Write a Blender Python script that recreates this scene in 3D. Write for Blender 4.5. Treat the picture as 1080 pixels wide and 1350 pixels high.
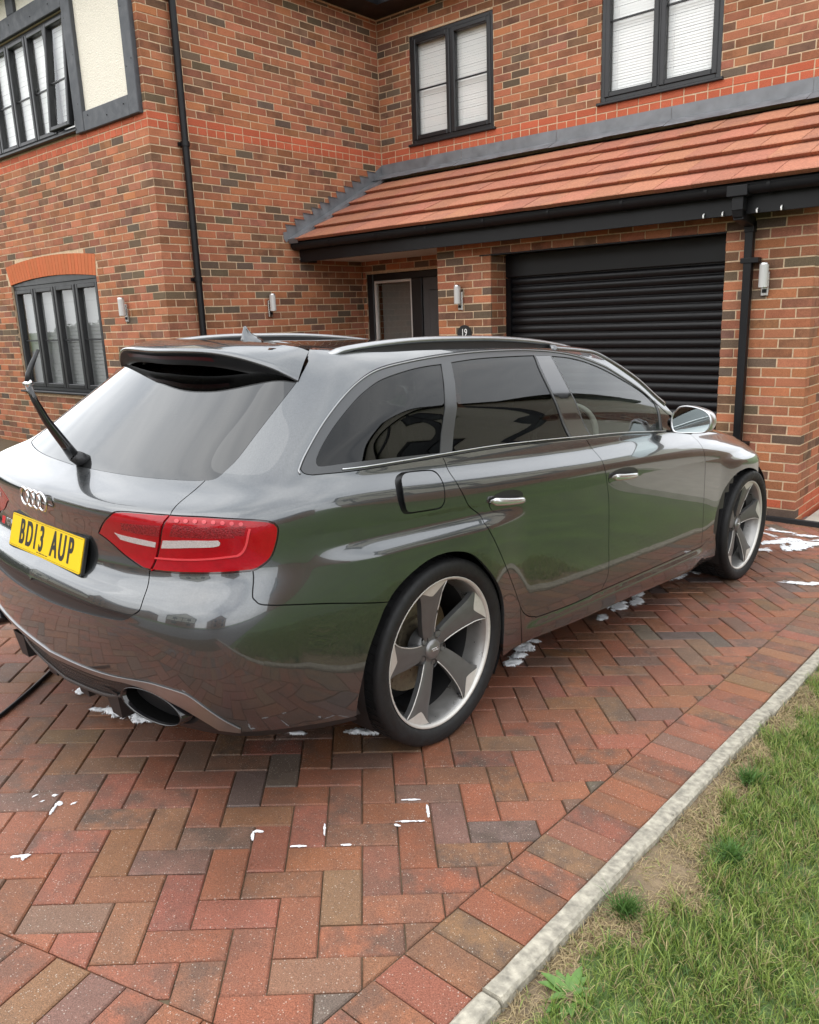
import bpy, bmesh, math, random
import numpy as np
from mathutils import Vector, Matrix
from mathutils.geometry import delaunay_2d_cdt

for o in list(bpy.data.objects): bpy.data.objects.remove(o)
scene = bpy.context.scene
COL = scene.collection
rnd = random.Random(7)
nrg = np.random.default_rng(11)
R = math.radians

# ------------------------------------------------------------------ camera
CAM = np.array([7.1353, -7.8927, 1.7148])
YAW, PIT, ROL = R(41.118), R(-13.694), R(-2.134)
FPX = 1050.36                       # focal length for a 1080 px wide frame
_f = np.array([-math.sin(YAW)*math.cos(PIT), math.cos(YAW)*math.cos(PIT), math.sin(PIT)])
_r = np.array([math.cos(YAW), math.sin(YAW), 0.0]); _u = np.cross(_r, _f)
_r2 = math.cos(ROL)*_r + math.sin(ROL)*_u; _u2 = -math.sin(ROL)*_r + math.cos(ROL)*_u
VIEW = np.array([_r2, _u2, _f])
cam = bpy.data.cameras.new('camera'); cam_o = bpy.data.objects.new('camera', cam); COL.objects.link(cam_o)
cam.sensor_fit = 'HORIZONTAL'; cam.sensor_width = 36.0; cam.lens = 36.0*FPX/1080.0
cam.clip_start = 0.05; cam.clip_end = 2000
cam_o.matrix_world = Matrix(((_r2[0], _u2[0], -_f[0], CAM[0]), (_r2[1], _u2[1], -_f[1], CAM[1]), (_r2[2], _u2[2], -_f[2], CAM[2]), (0, 0, 0, 1)))
scene.camera = cam_o

# ------------------------------------------------------------------ sky, sun, exposure (overcast day)
SUN_EL, SUN_AZ = R(52), R(200)
world = bpy.data.worlds.new('World'); scene.world = world; world.use_nodes = True
nt = world.node_tree; nt.nodes.clear()
wo = nt.nodes.new('ShaderNodeOutputWorld'); bg = nt.nodes.new('ShaderNodeBackground')
sky = nt.nodes.new('ShaderNodeTexSky'); sky.sky_type = 'NISHITA'; sky.sun_disc = False
sky.sun_elevation = SUN_EL; sky.sun_rotation = SUN_AZ; sky.dust_density = 3.0; sky.air_density = 1.0
tc = nt.nodes.new('ShaderNodeTexCoord'); mp = nt.nodes.new('ShaderNodeMapping'); mp.inputs['Scale'].default_value = (1.2, 1.2, 2.6)
no = nt.nodes.new('ShaderNodeTexNoise'); no.inputs['Scale'].default_value = 1.7; no.inputs['Detail'].default_value = 7; no.inputs['Roughness'].default_value = .55
cr = nt.nodes.new('ShaderNodeValToRGB')
cr.color_ramp.elements[0].position = .34; cr.color_ramp.elements[0].color = (.56, .585, .62, 1)
cr.color_ramp.elements[1].position = .66; cr.color_ramp.elements[1].color = (1, 1, 1, 1)
sc_ = nt.nodes.new('ShaderNodeVectorMath'); sc_.operation = 'SCALE'; sc_.inputs['Scale'].default_value = 13.5
mx = nt.nodes.new('ShaderNodeMix'); mx.data_type = 'RGBA'; mx.inputs['Factor'].default_value = .88
nt.links.new(tc.outputs['Generated'], mp.inputs['Vector']); nt.links.new(mp.outputs['Vector'], no.inputs['Vector'])
nt.links.new(no.outputs['Fac'], cr.inputs['Fac']); nt.links.new(cr.outputs['Color'], sc_.inputs[0])
nt.links.new(sky.outputs['Color'], mx.inputs['A']); nt.links.new(sc_.outputs['Vector'], mx.inputs['B'])
nt.links.new(mx.outputs['Result'], bg.inputs['Color']); bg.inputs['Strength'].default_value = .15
nt.links.new(bg.outputs['Background'], wo.inputs['Surface'])
sun = bpy.data.lights.new('sun', 'SUN'); sun.energy = .5; sun.angle = R(70); sun.color = (1, .97, .93)
sun_o = bpy.data.objects.new('sun', sun); COL.objects.link(sun_o)
_sd = Vector((math.sin(SUN_AZ)*math.cos(SUN_EL), math.cos(SUN_AZ)*math.cos(SUN_EL), math.sin(SUN_EL)))
sun_o.rotation_euler = _sd.to_track_quat('Z', 'Y').to_euler(); sun_o.location = (0, 0, 20)
vs = scene.view_settings; vs.view_transform = 'Standard'; vs.look = 'None'; vs.exposure = 0.66; vs.gamma = 1.0; vs.use_curve_mapping = False
scene.cycles.max_bounces = 10; scene.cycles.transparent_max_bounces = 16; scene.cycles.caustics_reflective = False; scene.cycles.caustics_refractive = False
try: scene.cycles.use_denoising = True
except Exception: pass

# ------------------------------------------------------------------ helpers
def tag(o, label=None, cat=None, group=None, kind=None):
    if label: o['label'] = label
    if cat: o['category'] = cat
    if group: o['group'] = group
    if kind: o['kind'] = kind
    return o
def empty(name, loc=(0, 0, 0), label=None, cat=None, group=None, parent=None):
    o = bpy.data.objects.new(name, None); COL.objects.link(o); o.location = loc; o.empty_display_size = .2
    if parent: o.parent = parent
    return tag(o, label, cat, group)
def mk(name, verts, faces, mat=None, parent=None, smooth=False, col=None, normals=None, loc=None):
    me = bpy.data.meshes.new(name)
    verts = np.asarray(verts, dtype=np.float64).reshape(-1, 3)
    me.from_pydata(verts.tolist(), [], faces)
    if mat is not None: me.materials.append(mat)
    if smooth or normals is not None:
        me.polygons.foreach_set('use_smooth', np.ones(len(me.polygons), dtype=bool))
    if col is not None:
        at = me.color_attributes.new('Col', 'FLOAT_COLOR', 'POINT')
        at.data.foreach_set('color', np.asarray(col, dtype=np.float32).reshape(-1))
    me.update()
    if normals is not None: me.normals_split_custom_set_from_vertices([tuple(n) for n in normals])
    o = bpy.data.objects.new(name, me); COL.objects.link(o)
    if parent is not None: o.parent = parent
    if loc is not None: o.location = loc
    return o
class MB:
    """collects simple shapes and links them as one mesh"""
    def __init__(s): s.v = []; s.f = []
    def add(s, v, f):
        n = len(s.v); s.v += [tuple(map(float, p)) for p in v]; s.f += [tuple(i+n for i in q) for q in f]; return s
    def box(s, a, b):
        x0, y0, z0 = a; x1, y1, z1 = b
        return s.add([(x0,y0,z0),(x1,y0,z0),(x1,y1,z0),(x0,y1,z0),(x0,y0,z1),(x1,y0,z1),(x1,y1,z1),(x0,y1,z1)],
                     [(0,3,2,1),(4,5,6,7),(0,1,5,4),(1,2,6,5),(2,3,7,6),(3,0,4,7)])
    def fbox(s, F, a0, a1, b0, b1, d0, d1, ch=.0):
        """box in frame F (along, up, out) with its outer edges chamfered by ch"""
        if ch <= 0:
            P = [F(a0,b0,d0),F(a1,b0,d0),F(a1,b1,d0),F(a0,b1,d0),F(a0,b0,d1),F(a1,b0,d1),F(a1,b1,d1),F(a0,b1,d1)]
            return s.add(P, [(0,3,2,1),(4,5,6,7),(0,1,5,4),(1,2,6,5),(2,3,7,6),(3,0,4,7)])
        P = [F(a0,b0,d0),F(a1,b0,d0),F(a1,b1,d0),F(a0,b1,d0),F(a0,b0,d1-ch),F(a1,b0,d1-ch),F(a1,b1,d1-ch),F(a0,b1,d1-ch),
             F(a0+ch,b0+ch,d1),F(a1-ch,b0+ch,d1),F(a1-ch,b1-ch,d1),F(a0+ch,b1-ch,d1)]
        return s.add(P, [(0,3,2,1),(0,1,5,4),(1,2,6,5),(2,3,7,6),(3,0,4,7),(4,5,9,8),(5,6,10,9),(6,7,11,10),(7,4,8,11),(8,9,10,11)])
    def tube(s, pts, r, n=12, caps=True):
        pts = [np.array(p, float) for p in pts]; rr = r if hasattr(r, '__len__') else [r]*len(pts)
        up = np.array([.13, .07, 1.0]); rings = []
        for i, p in enumerate(pts):
            t = pts[min(i+1, len(pts)-1)] - pts[max(i-1, 0)]; t /= np.linalg.norm(t)+1e-12
            a = np.cross(t, up)
            if np.linalg.norm(a) < .1: a = np.cross(t, np.array([1., 0, 0]))
            a /= np.linalg.norm(a); b = np.cross(t, a)
            rings.append([p + rr[i]*(math.cos(k*2*math.pi/n)*a + math.sin(k*2*math.pi/n)*b) for k in range(n)])
        v = [q for g in rings for q in g]; f = []
        for i in range(len(pts)-1):
            for k in range(n): f.append((i*n+k, i*n+(k+1) % n, (i+1)*n+(k+1) % n, (i+1)*n+k))
        if caps: f.append(tuple(range(n-1, -1, -1))); f.append(tuple((len(pts)-1)*n+k for k in range(n)))
        return s.add(v, f)
    def lathe(s, prof, n=48, c=(0, 0, 0), ax='x', closed=False):
        """prof: list of (axial, radius)"""
        v = []
        for (a, r) in prof:
            for k in range(n):
                t = 2*math.pi*k/n
                if ax == 'x': v.append((c[0]+a, c[1]+r*math.cos(t), c[2]+r*math.sin(t)))
                elif ax == 'z': v.append((c[0]+r*math.cos(t), c[1]+r*math.sin(t), c[2]+a))
                else: v.append((c[0]+r*math.sin(t), c[1]+a, c[2]+r*math.cos(t)))
        f = []; m = len(prof)
        for i in range(m if closed else m-1):
            for k in range(n): f.append((i*n+k, i*n+(k+1) % n, ((i+1) % m)*n+(k+1) % n, ((i+1) % m)*n+k))
        return s.add(v, f)
    def build(s, name, mat, parent=None, smooth=False, bevel=0, loc=None, auto=None):
        v = s.v
        if loc is not None: v = [tuple(np.array(p)-np.array(loc)) for p in v]
        o = mk(name, v, s.f, mat, parent, smooth, loc=loc)
        if bevel:
            m = o.modifiers.new('bevel', 'BEVEL'); m.width = bevel; m.segments = 2; m.limit_method = 'ANGLE'; m.angle_limit = R(40)
        if auto is not None:
            me = o.data
            me.polygons.foreach_set('use_smooth', np.ones(len(me.polygons), dtype=bool))
            me.set_sharp_from_angle(angle=R(auto))
        return o
def frame(o, ax, up, n):
    o, ax, up, n = [np.array(q, float) for q in (o, ax, up, n)]
    return lambda a, b, d: tuple(o + a*ax + b*up + d*n)
def pix(p):
    d = VIEW @ (np.asarray(p, float) - CAM)
    return (540 + FPX*d[0]/d[2], 675 - FPX*d[1]/d[2], d[2])

# ------------------------------------------------------------------ materials
def node_mat(name):
    m = bpy.data.materials.new(name); m.use_nodes = True; t = m.node_tree
    b = t.nodes['Principled BSDF']; return m, t, b
def simple(name, c, rough=.5, metal=0., coat=0., spec=.5, coat_rough=.03, noise=0., nscale=20., bump=0., bscale=None):
    m, t, b = node_mat(name)
    b.inputs['Base Color'].default_value = (*c, 1); b.inputs['Roughness'].default_value = rough; b.inputs['Metallic'].default_value = metal
    b.inputs['Coat Weight'].default_value = coat; b.inputs['Coat Roughness'].default_value = coat_rough; b.inputs['Specular IOR Level'].default_value = spec
    if noise or bump:
        g = t.nodes.new('ShaderNodeNewGeometry'); n = t.nodes.new('ShaderNodeTexNoise'); n.inputs['Scale'].default_value = nscale; n.inputs['Detail'].default_value = 6
        t.links.new(g.outputs['Position'], n.inputs['Vector'])
    if noise:
        r = t.nodes.new('ShaderNodeMapRange'); r.inputs['From Min'].default_value = .25; r.inputs['From Max'].default_value = .75
        r.inputs['To Min'].default_value = 1-noise; r.inputs['To Max'].default_value = 1+noise
        mu = t.nodes.new('ShaderNodeVectorMath'); mu.operation = 'SCALE'; mu.inputs[0].default_value = c
        t.links.new(n.outputs['Fac'], r.inputs['Value']); t.links.new(r.outputs['Result'], mu.inputs['Scale']); t.links.new(mu.outputs['Vector'], b.inputs['Base Color'])
        r2 = t.nodes.new('ShaderNodeMapRange'); r2.inputs['From Min'].default_value = .3; r2.inputs['From Max'].default_value = .7
        r2.inputs['To Min'].default_value = max(.02, rough-.12*noise/.2); r2.inputs['To Max'].default_value = min(1, rough+.12*noise/.2)
        t.links.new(n.outputs['Fac'], r2.inputs['Value']); t.links.new(r2.outputs['Result'], b.inputs['Roughness'])
    if bump:
        n2 = n
        if bscale:
            n2 = t.nodes.new('ShaderNodeTexNoise'); n2.inputs['Scale'].default_value = bscale; n2.inputs['Detail'].default_value = 4
            t.links.new(g.outputs['Position'], n2.inputs['Vector'])
        bu = t.nodes.new('ShaderNodeBump'); bu.inputs['Strength'].default_value = 1; bu.inputs['Distance'].default_value = bump
        t.links.new(n2.outputs['Fac'], bu.inputs['Height']); t.links.new(bu.outputs['Normal'], b.inputs['Normal'])
    return m
def piece_mat(name, dark, speck=0., rough=(.6, .85), bump=.0012, nscale=9., fine=140., wet=False, grain=.38, spec=.12):
    """colour from the piece's own colour attribute; alpha = how much the second, darker burnt tone clouds it"""
    m, t, b = node_mat(name); L = t.links.new; b.inputs['Specular IOR Level'].default_value = spec
    a = t.nodes.new('ShaderNodeVertexColor'); a.layer_name = 'Col'
    g = t.nodes.new('ShaderNodeNewGeometry')
    n1 = t.nodes.new('ShaderNodeTexNoise'); n1.inputs['Scale'].default_value = nscale; n1.inputs['Detail'].default_value = 8; n1.inputs['Roughness'].default_value = .62
    n2 = t.nodes.new('ShaderNodeTexNoise'); n2.inputs['Scale'].default_value = fine; n2.inputs['Detail'].default_value = 5; n2.inputs['Roughness'].default_value = .7
    L(g.outputs['Position'], n1.inputs['Vector']); L(g.outputs['Position'], n2.inputs['Vector'])
    r1 = t.nodes.new('ShaderNodeMapRange'); r1.inputs['From Min'].default_value = .42; r1.inputs['From Max'].default_value = .62
    L(n1.outputs['Fac'], r1.inputs['Value'])
    mu = t.nodes.new('ShaderNodeMath'); mu.operation = 'MULTIPLY'; L(r1.outputs['Result'], mu.inputs[0]); L(a.outputs['Alpha'], mu.inputs[1])
    mix = t.nodes.new('ShaderNodeMix'); mix.data_type = 'RGBA'; L(mu.outputs['Value'], mix.inputs['Factor']); L(a.outputs['Color'], mix.inputs['A']); mix.inputs['B'].default_value = (*dark, 1)
    r2 = t.nodes.new('ShaderNodeMapRange'); r2.inputs['From Min'].default_value = .25; r2.inputs['From Max'].default_value = .75; r2.inputs['To Min'].default_value = 1-grain; r2.inputs['To Max'].default_value = 1+grain
    L(n2.outputs['Fac'], r2.inputs['Value'])
    s = t.nodes.new('ShaderNodeVectorMath'); s.operation = 'SCALE'; L(mix.outputs['Result'], s.inputs[0]); L(r2.outputs['Result'], s.inputs['Scale'])
    out = s.outputs['Vector']
    if speck:
        v = t.nodes.new('ShaderNodeTexVoronoi'); v.inputs['Scale'].default_value = 185.; L(g.outputs['Position'], v.inputs['Vector'])
        lt = t.nodes.new('ShaderNodeMath'); lt.operation = 'LESS_THAN'; L(v.outputs['Distance'], lt.inputs[0])
        sp = t.nodes.new('ShaderNodeSeparateColor'); L(v.outputs['Color'], sp.inputs['Color'])
        th = t.nodes.new('ShaderNodeMapRange'); th.inputs['From Min'].default_value = .58; th.inputs['From Max'].default_value = 1.; th.inputs['To Min'].default_value = .0; th.inputs['To Max'].default_value = .34
        L(sp.outputs['Red'], th.inputs['Value']); L(th.outputs['Result'], lt.inputs[1])
        m2 = t.nodes.new('ShaderNodeMath'); m2.operation = 'MULTIPLY'; L(lt.outputs['Value'], m2.inputs[0]); m2.inputs[1].default_value = speck
        mx2 = t.nodes.new('ShaderNodeMix'); mx2.data_type = 'RGBA'; L(m2.outputs['Value'], mx2.inputs['Factor']); L(out, mx2.inputs['A']); mx2.inputs['B'].default_value = (.62, .58, .50, 1)
        out = mx2.outputs['Result']
    wetm = None
    if wet:                                          # damp ground where the car was washed: darker and smoother
        sx = t.nodes.new('ShaderNodeSeparateXYZ'); L(g.outputs['Position'], sx.inputs[0])
        def mth(op, a_, b_=None):
            q = t.nodes.new('ShaderNodeMath'); q.operation = op
            for i_, v_ in enumerate((a_, b_)):
                if v_ is None: continue
                if isinstance(v_, (int, float)): q.inputs[i_].default_value = v_
                else: L(v_, q.inputs[i_])
            return q.outputs[0]
        dx = mth('SUBTRACT', mth('ABSOLUTE', mth('SUBTRACT', sx.outputs['X'], 4.55)), .95); dy = mth('SUBTRACT', mth('ABSOLUTE', mth('SUBTRACT', sx.outputs['Y'], -4.55)), 2.2)
        nw = t.nodes.new('ShaderNodeTexNoise'); nw.inputs['Scale'].default_value = 2.2; nw.inputs['Detail'].default_value = 6; L(g.outputs['Position'], nw.inputs['Vector'])
        dd = mth('ADD', mth('MAXIMUM', dx, dy), mth('MULTIPLY', mth('SUBTRACT', nw.outputs['Fac'], .5), 1.1))
        wr = t.nodes.new('ShaderNodeMapRange'); wr.interpolation_type = 'SMOOTHSTEP'; wr.inputs['From Min'].default_value = -.12; wr.inputs['From Max'].default_value = .42; wr.inputs['To Min'].default_value = 1; wr.inputs['To Max'].default_value = 0
        L(dd, wr.inputs['Value']); wetm = wr.outputs['Result']
        ws_ = t.nodes.new('ShaderNodeVectorMath'); ws_.operation = 'SCALE'; L(out, ws_.inputs[0]); L(mth('SUBTRACT', 1., mth('MULTIPLY', wetm, .36)), ws_.inputs['Scale']); out = ws_.outputs['Vector']
    L(out, b.inputs['Base Color'])
    rr = t.nodes.new('ShaderNodeMapRange'); rr.inputs['From Min'].default_value = .35; rr.inputs['From Max'].default_value = .65; rr.inputs['To Min'].default_value = rough[0]; rr.inputs['To Max'].default_value = rough[1]
    if wet:
        n3 = t.nodes.new('ShaderNodeTexNoise'); n3.inputs['Scale'].default_value = 1.3; n3.inputs['Detail'].default_value = 4; L(g.outputs['Position'], n3.inputs['Vector']); L(n3.outputs['Fac'], rr.inputs['Value'])
    else: L(n1.outputs['Fac'], rr.inputs['Value'])
    if wetm is not None: L(mth('SUBTRACT', rr.outputs['Result'], mth('MULTIPLY', wetm, .22)), b.inputs['Roughness'])
    else: L(rr.outputs['Result'], b.inputs['Roughness'])
    bu = t.nodes.new('ShaderNodeBump'); bu.inputs['Distance'].default_value = bump; bu.inputs['Strength'].default_value = 1
    L(n2.outputs['Fac'], bu.inputs['Height']); L(bu.outputs['Normal'], b.inputs['Normal'])
    return m
def thin_glass(name, tint, refl=1.0, rough=.0):
    """thin pane: tinted see-through mixed with a mirror reflection by Fresnel"""
    m, t, b = node_mat(name); L = t.links.new
    t.nodes.remove(b); out = t.nodes['Material Output']
    tr = t.nodes.new('ShaderNodeBsdfTransparent'); tr.inputs['Color'].default_value = (*tint, 1)
    gl = t.nodes.new('ShaderNodeBsdfGlossy'); gl.inputs['Roughness'].default_value = rough; gl.inputs['Color'].default_value = (.96, .97, .97, 1)
    fr = t.nodes.new('ShaderNodeFresnel'); fr.inputs['IOR'].default_value = 1.52
    ge = t.nodes.new('ShaderNodeNewGeometry'); ir = t.nodes.new('ShaderNodeMapRange'); ir.inputs['To Min'].default_value = 1.52; ir.inputs['To Max'].default_value = 1/1.52
    L(ge.outputs['Backfacing'], ir.inputs['Value']); L(ir.outputs['Result'], fr.inputs['IOR'])
    mu = t.nodes.new('ShaderNodeMath'); mu.operation = 'MULTIPLY'; mu.inputs[1].default_value = refl; mu.use_clamp = True
    mx = t.nodes.new('ShaderNodeMixShader'); L(fr.outputs['Fac'], mu.inputs[0]); L(mu.outputs['Value'], mx.inputs['Fac'])
    L(tr.outputs['BSDF'], mx.inputs[1]); L(gl.outputs['BSDF'], mx.inputs[2]); L(mx.outputs['Shader'], out.inputs['Surface'])
    return m
M = {}
M['brick'] = piece_mat('fired_brick', (.055, .035, .028), rough=(.78, .92), nscale=7., fine=170., bump=.0016)
M['paver'] = piece_mat('block_paver', (.105, .076, .060), speck=.5, rough=(.40, .78), nscale=12., fine=330., bump=.0022, wet=True, grain=.75, spec=.28)
M['tile'] = piece_mat('roof_tile', (.30, .14, .10), rough=(.6, .8), nscale=3., fine=60., bump=.0006)
M['mortar'] = simple('mortar', (.56, .42, .28), .95, spec=.1, noise=.22, nscale=40, bump=.003, bscale=180)
M['sand'] = simple('jointing_sand', (.12, .092, .06), .95, spec=.1, noise=.35, nscale=30, bump=.003, bscale=260)
M['black_plastic'] = simple('black_plastic', (.006, .006, .007), .42, spec=.28, noise=.1, nscale=6)
M['black_frame'] = simple('anthracite_frame', (.013, .0135, .015), .42, noise=.08, nscale=9, bump=.0002, bscale=120)
M['garage'] = simple('garage_paint', (.005, .005, .006), .36, spec=.3, noise=.12, nscale=4)
M['lead'] = simple('lead_flashing', (.17, .175, .185), .55, metal=.15, noise=.3, nscale=7, bump=.0015, bscale=14)
M['white_board'] = simple('white_board', (.62, .60, .57), .5, noise=.06, nscale=5)
M['blind_dark_reflection'] = simple('blind_dark_reflection', (.30, .31, .31), .6)  # grey stands in for dark reflections on the gable window
M['blind'] = simple('blind_slat', (.88, .88, .86), .6)
M['pane'] = thin_glass('window_pane', (.98, .985, .98), 1.3)
M['render'] = simple('roughcast_render', (.80, .75, .64), .9, spec=.1, noise=.10, nscale=60, bump=.012, bscale=75)
M['timber'] = simple('stained_timber', (.062, .066, .074), .62, noise=.3, nscale=14, bump=.002, bscale=40)
M['concrete'] = simple('kerb_concrete', (.34, .315, .255), .9, noise=.5, nscale=45, bump=.004, bscale=110)
M['slab'] = simple('pale_slab', (.44, .41, .35), .85, noise=.15, nscale=8, bump=.002, bscale=90)
M['steel'] = simple('brushed_steel', (.55, .55, .54), .28, metal=1., noise=.1, nscale=30)
M['lens'] = simple('frosted_lens', (.50, .50, .48), .35)
M['dark'] = simple('dark_interior', (.012, .012, .013), .8)
M['slate'] = simple('dark_roof', (.05, .047, .05), .7, noise=.3, nscale=3)

# ------------------------------------------------------------------ ground levels
SXG, SYG = -.0188247, -.0541872
def gz(x, y): return .25243 + SXG*(x-3) + SYG*(y+5)
def inpoly(x, y, poly):
    c = False; j = len(poly)-1
    for i in range(len(poly)):
        if (poly[i][1] > y) != (poly[j][1] > y) and x < (poly[j][0]-poly[i][0])*(y-poly[i][1])/(poly[j][1]-poly[i][1]) + poly[i][0]: c = not c
        j = i
    return c
CARPX = [(-60,640),(150,458),(330,440),(740,440),(880,540),(1010,620),(1012,700),(975,762),(930,748),(660,868),(560,985),(480,962),(330,968),(250,955),(-60,800)]
def seen_area(pts):
    """size of a piece in the picture, zero when it is out of frame or behind the parked car"""
    q = [pix(p) for p in pts]
    if min(k[2] for k in q) < .1: return 0.
    cx = sum(k[0] for k in q)/len(q); cy = sum(k[1] for k in q)/len(q)
    if not (-5 < cx < 1085 and -5 < cy < 1355) or inpoly(cx, cy, CARPX): return 0.
    return abs(sum(q[i][0]*q[(i+1) % len(q)][1]-q[(i+1) % len(q)][0]*q[i][1] for i in range(len(q))))/2
def emit_pieces(pieces, limit, name, rest_name, mat, parent_of, rest_parent, keep=lambda p: True):
    """pieces: dicts v (world verts), f, c (rgba), area, key. The largest in view become objects, the rest one joined part"""
    order = sorted(range(len(pieces)), key=lambda i: -pieces[i]['area'])
    solo = set(i for i in order[:limit] if pieces[i]['area'] > 0)
    rv, rf, rc = {}, {}, {}
    for i, p in enumerate(pieces):
        if i in solo:
            v = np.array(p['v']); c = v.mean(0)
            mk(name, v-c, p['f'], mat, parent_of(p), col=np.tile(p['c'], (len(v), 1)), loc=tuple(c))
        else:
            k = p.get('rest', 0); rv.setdefault(k, []); rf.setdefault(k, []); rc.setdefault(k, [])
            n = len(rv[k]); rv[k] += [tuple(q) for q in p['v']]; rf[k] += [tuple(a+n for a in q) for q in p['f']]; rc[k] += [p['c']]*len(p['v'])
    for k in rv:
        o = mk(rest_name, rv[k], rf[k], mat, rest_parent(k), col=rc[k]); o['kind'] = 'stuff'
def clip(poly, a, b, c):
    """keep a*x+b*y<=c"""
    out = []
    for i in range(len(poly)):
        p, q = poly[i], poly[(i+1) % len(poly)]; dp = a*p[0]+b*p[1]-c; dq = a*q[0]+b*q[1]-c
        if dp <= 0: out.append(p)
        if (dp < 0 < dq) or (dq < 0 < dp):
            t = dp/(dp-dq); out.append((p[0]+t*(q[0]-p[0]), p[1]+t*(q[1]-p[1])))
    return out
def inset2(poly, d):
    n = len(poly); A = sum(poly[i][0]*poly[(i+1) % n][1]-poly[(i+1) % n][0]*poly[i][1] for i in range(n))
    s = 1 if A > 0 else -1; out = []
    for i in range(n):
        p0, p1, p2 = [np.array(poly[k % n], float) for k in (i-1, i, i+1)]
        e1 = p1-p0; e2 = p2-p1; e1 /= np.linalg.norm(e1)+1e-9; e2 /= np.linalg.norm(e2)+1e-9
        n1 = s*np.array([-e1[1], e1[0]]); n2 = s*np.array([-e2[1], e2[0]]); m = n1+n2; k = max(.35, 1+n1@n2)
        out.append(tuple(p1 + d*m/k))
    return out
def area2(p): return abs(sum(p[i][0]*p[(i+1) % len(p)][1]-p[(i+1) % len(p)][0]*p[i][1] for i in range(len(p))))/2

# ------------------------------------------------------------------ wide ground, road, far lawn
def sheet(name, xs, ys, zf, mat, kind='structure'):
    v = [(x, y, zf(x, y)) for y in ys for x in xs]; n = len(xs)
    f = [(j*n+i, j*n+i+1, (j+1)*n+i+1, (j+1)*n+i) for j in range(len(ys)-1) for i in range(n-1)]
    o = mk(name, v, f, mat); o['kind'] = kind; return o
def far(x, y):
    return gz(min(max(x, -3), 9), min(max(y, -12.), 0.5))
M['turf'] = simple('turf', (.095, .150, .040), .95, noise=.45, nscale=3.5, bump=.02, bscale=45)
M['soil'] = simple('dry_soil', (.19, .14, .085), .95, noise=.4, nscale=14, bump=.008, bscale=90)
M['asphalt'] = simple('asphalt', (.05, .05, .052), .9, noise=.3, nscale=40, bump=.002, bscale=220)
xs = [-600, -120, -40, -12, -3, 3, 6.3, 9, 14, 40, 120, 600]; ys = [-600, -120, -40, -24, -18, -12, -9, -5, -1, .5, 6, 40, 120, 600]
sheet('ground', xs, ys, lambda x, y: far(x, y)-.09, M['turf'])
sheet('road', [-90, -20, 20, 90], [-19, -13.0], lambda x, y: far(x, y)-.075, M['asphalt'])
sheet('footway', [-90, -20, 3, 6.3, 9, 20, 90], [-12.9, -11.2, -9.5, -7.75], lambda x, y: far(x, y)-.03, simple('footway_tarmac', (.15, .145, .14), .9, noise=.25, nscale=6, bump=.002, bscale=160))

# ------------------------------------------------------------------ block paved drive
drive = sheet('driveway', [-9, -3, 0, 2.5, 5, 6.281], [-8.7, -7.2, -5, -3, -.8], lambda x, y: gz(x, y)-.0075, M['sand'])
PA, PO, PW = .767749, (5.868596, -6.681322), .10276
ca, sa = math.cos(PA), math.sin(PA)
KX0, KX1 = 6.281, 6.336
SOLD = KX0-.204
FA = np.array([5.394, -7.320]); FD = np.array([.958, .287]); FD /= np.linalg.norm(FD); FN = np.array([-FD[1], FD[0]])
def paver_colour():
    r = rnd.random()
    if r < .44: c = (.270, .106, .062)
    elif r < .74: c = (.242, .110, .064)
    elif r < .86: c = (.226, .122, .070)
    elif r < .955: c = (.192, .110, .074)
    else: c = (.145, .108, .086)
    k = rnd.uniform(.88, 1.12); a = rnd.choice([.2, .35, .5, .7, .9]) * rnd.uniform(.7, 1)
    return (c[0]*k, c[1]*k*rnd.uniform(.93, 1.08), c[2]*k*rnd.uniform(.9, 1.12), a)
def paver(poly, col=None):
    poly = inset2(poly, .0016)
    if area2(poly) < 4e-4 or len(poly) < 3: return None
    A = sum(poly[i][0]*poly[(i+1) % len(poly)][1]-poly[(i+1) % len(poly)][0]*poly[i][1] for i in range(len(poly)))
    if A < 0: poly = poly[::-1]
    n = len(poly); top = [(p[0]+rnd.gauss(0, .0006), p[1]+rnd.gauss(0, .0006)) for p in inset2(poly, .0038)]; hz = rnd.gauss(0, .0009); tx, ty = rnd.gauss(0, .004), rnd.gauss(0, .004)
    cx = sum(p[0] for p in poly)/n; cy = sum(p[1] for p in poly)/n
    Z = lambda p, d: (p[0], p[1], gz(*p)+hz+tx*(p[0]-cx)+ty*(p[1]-cy)+d)
    v = [Z(p, -.03) for p in poly]+[Z(p, -.0042) for p in poly]+[Z(p, 0) for p in top]
    f = [tuple(range(2*n, 3*n))]
    for i in range(n):
        j = (i+1) % n; f += [(i, j, n+j, n+i), (n+i, n+j, 2*n+j, 2*n+i)]
    return dict(v=v, f=f, c=col or paver_colour(), area=seen_area([Z(p, 0) for p in poly]))
PV = []
for i in range(-90, 90):
    for j in range(-40, 40):
        for k in (0, 1):
            bx, by = (i+2*j), (i-2*j)
            q = [(bx, by-1), (bx+2, by-1), (bx+2, by), (bx, by)] if k == 0 else [(bx, by), (bx+1, by), (bx+1, by+2), (bx, by+2)]
            poly = [(PO[0]+PW*(u*ca-v*sa), PO[1]+PW*(u*sa+v*ca)) for u, v in q]
            cx = sum(p[0] for p in poly)/4; cy = sum(p[1] for p in poly)/4
            if cx < .1 or cx > 6.3 or cy > -.75 or cy < -8.6: continue
            poly = clip(poly, 1, 0, SOLD)
            if len(poly) > 2: poly = clip(poly, 0, 1, -.80)
            if len(poly) > 2: poly = clip(poly, -FN[0], -FN[1], -(FN @ FA))
            if len(poly) > 2:
                p = paver(poly)
                if p: PV.append(p)
y = -8.3; k = 0
while y < -1.0:                                   # edging course beside the kerb
    PV.append(paver([(SOLD+.001, y), (KX0-.002, y), (KX0-.002, y+PW), (SOLD+.001, y+PW)])); y += PW
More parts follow.
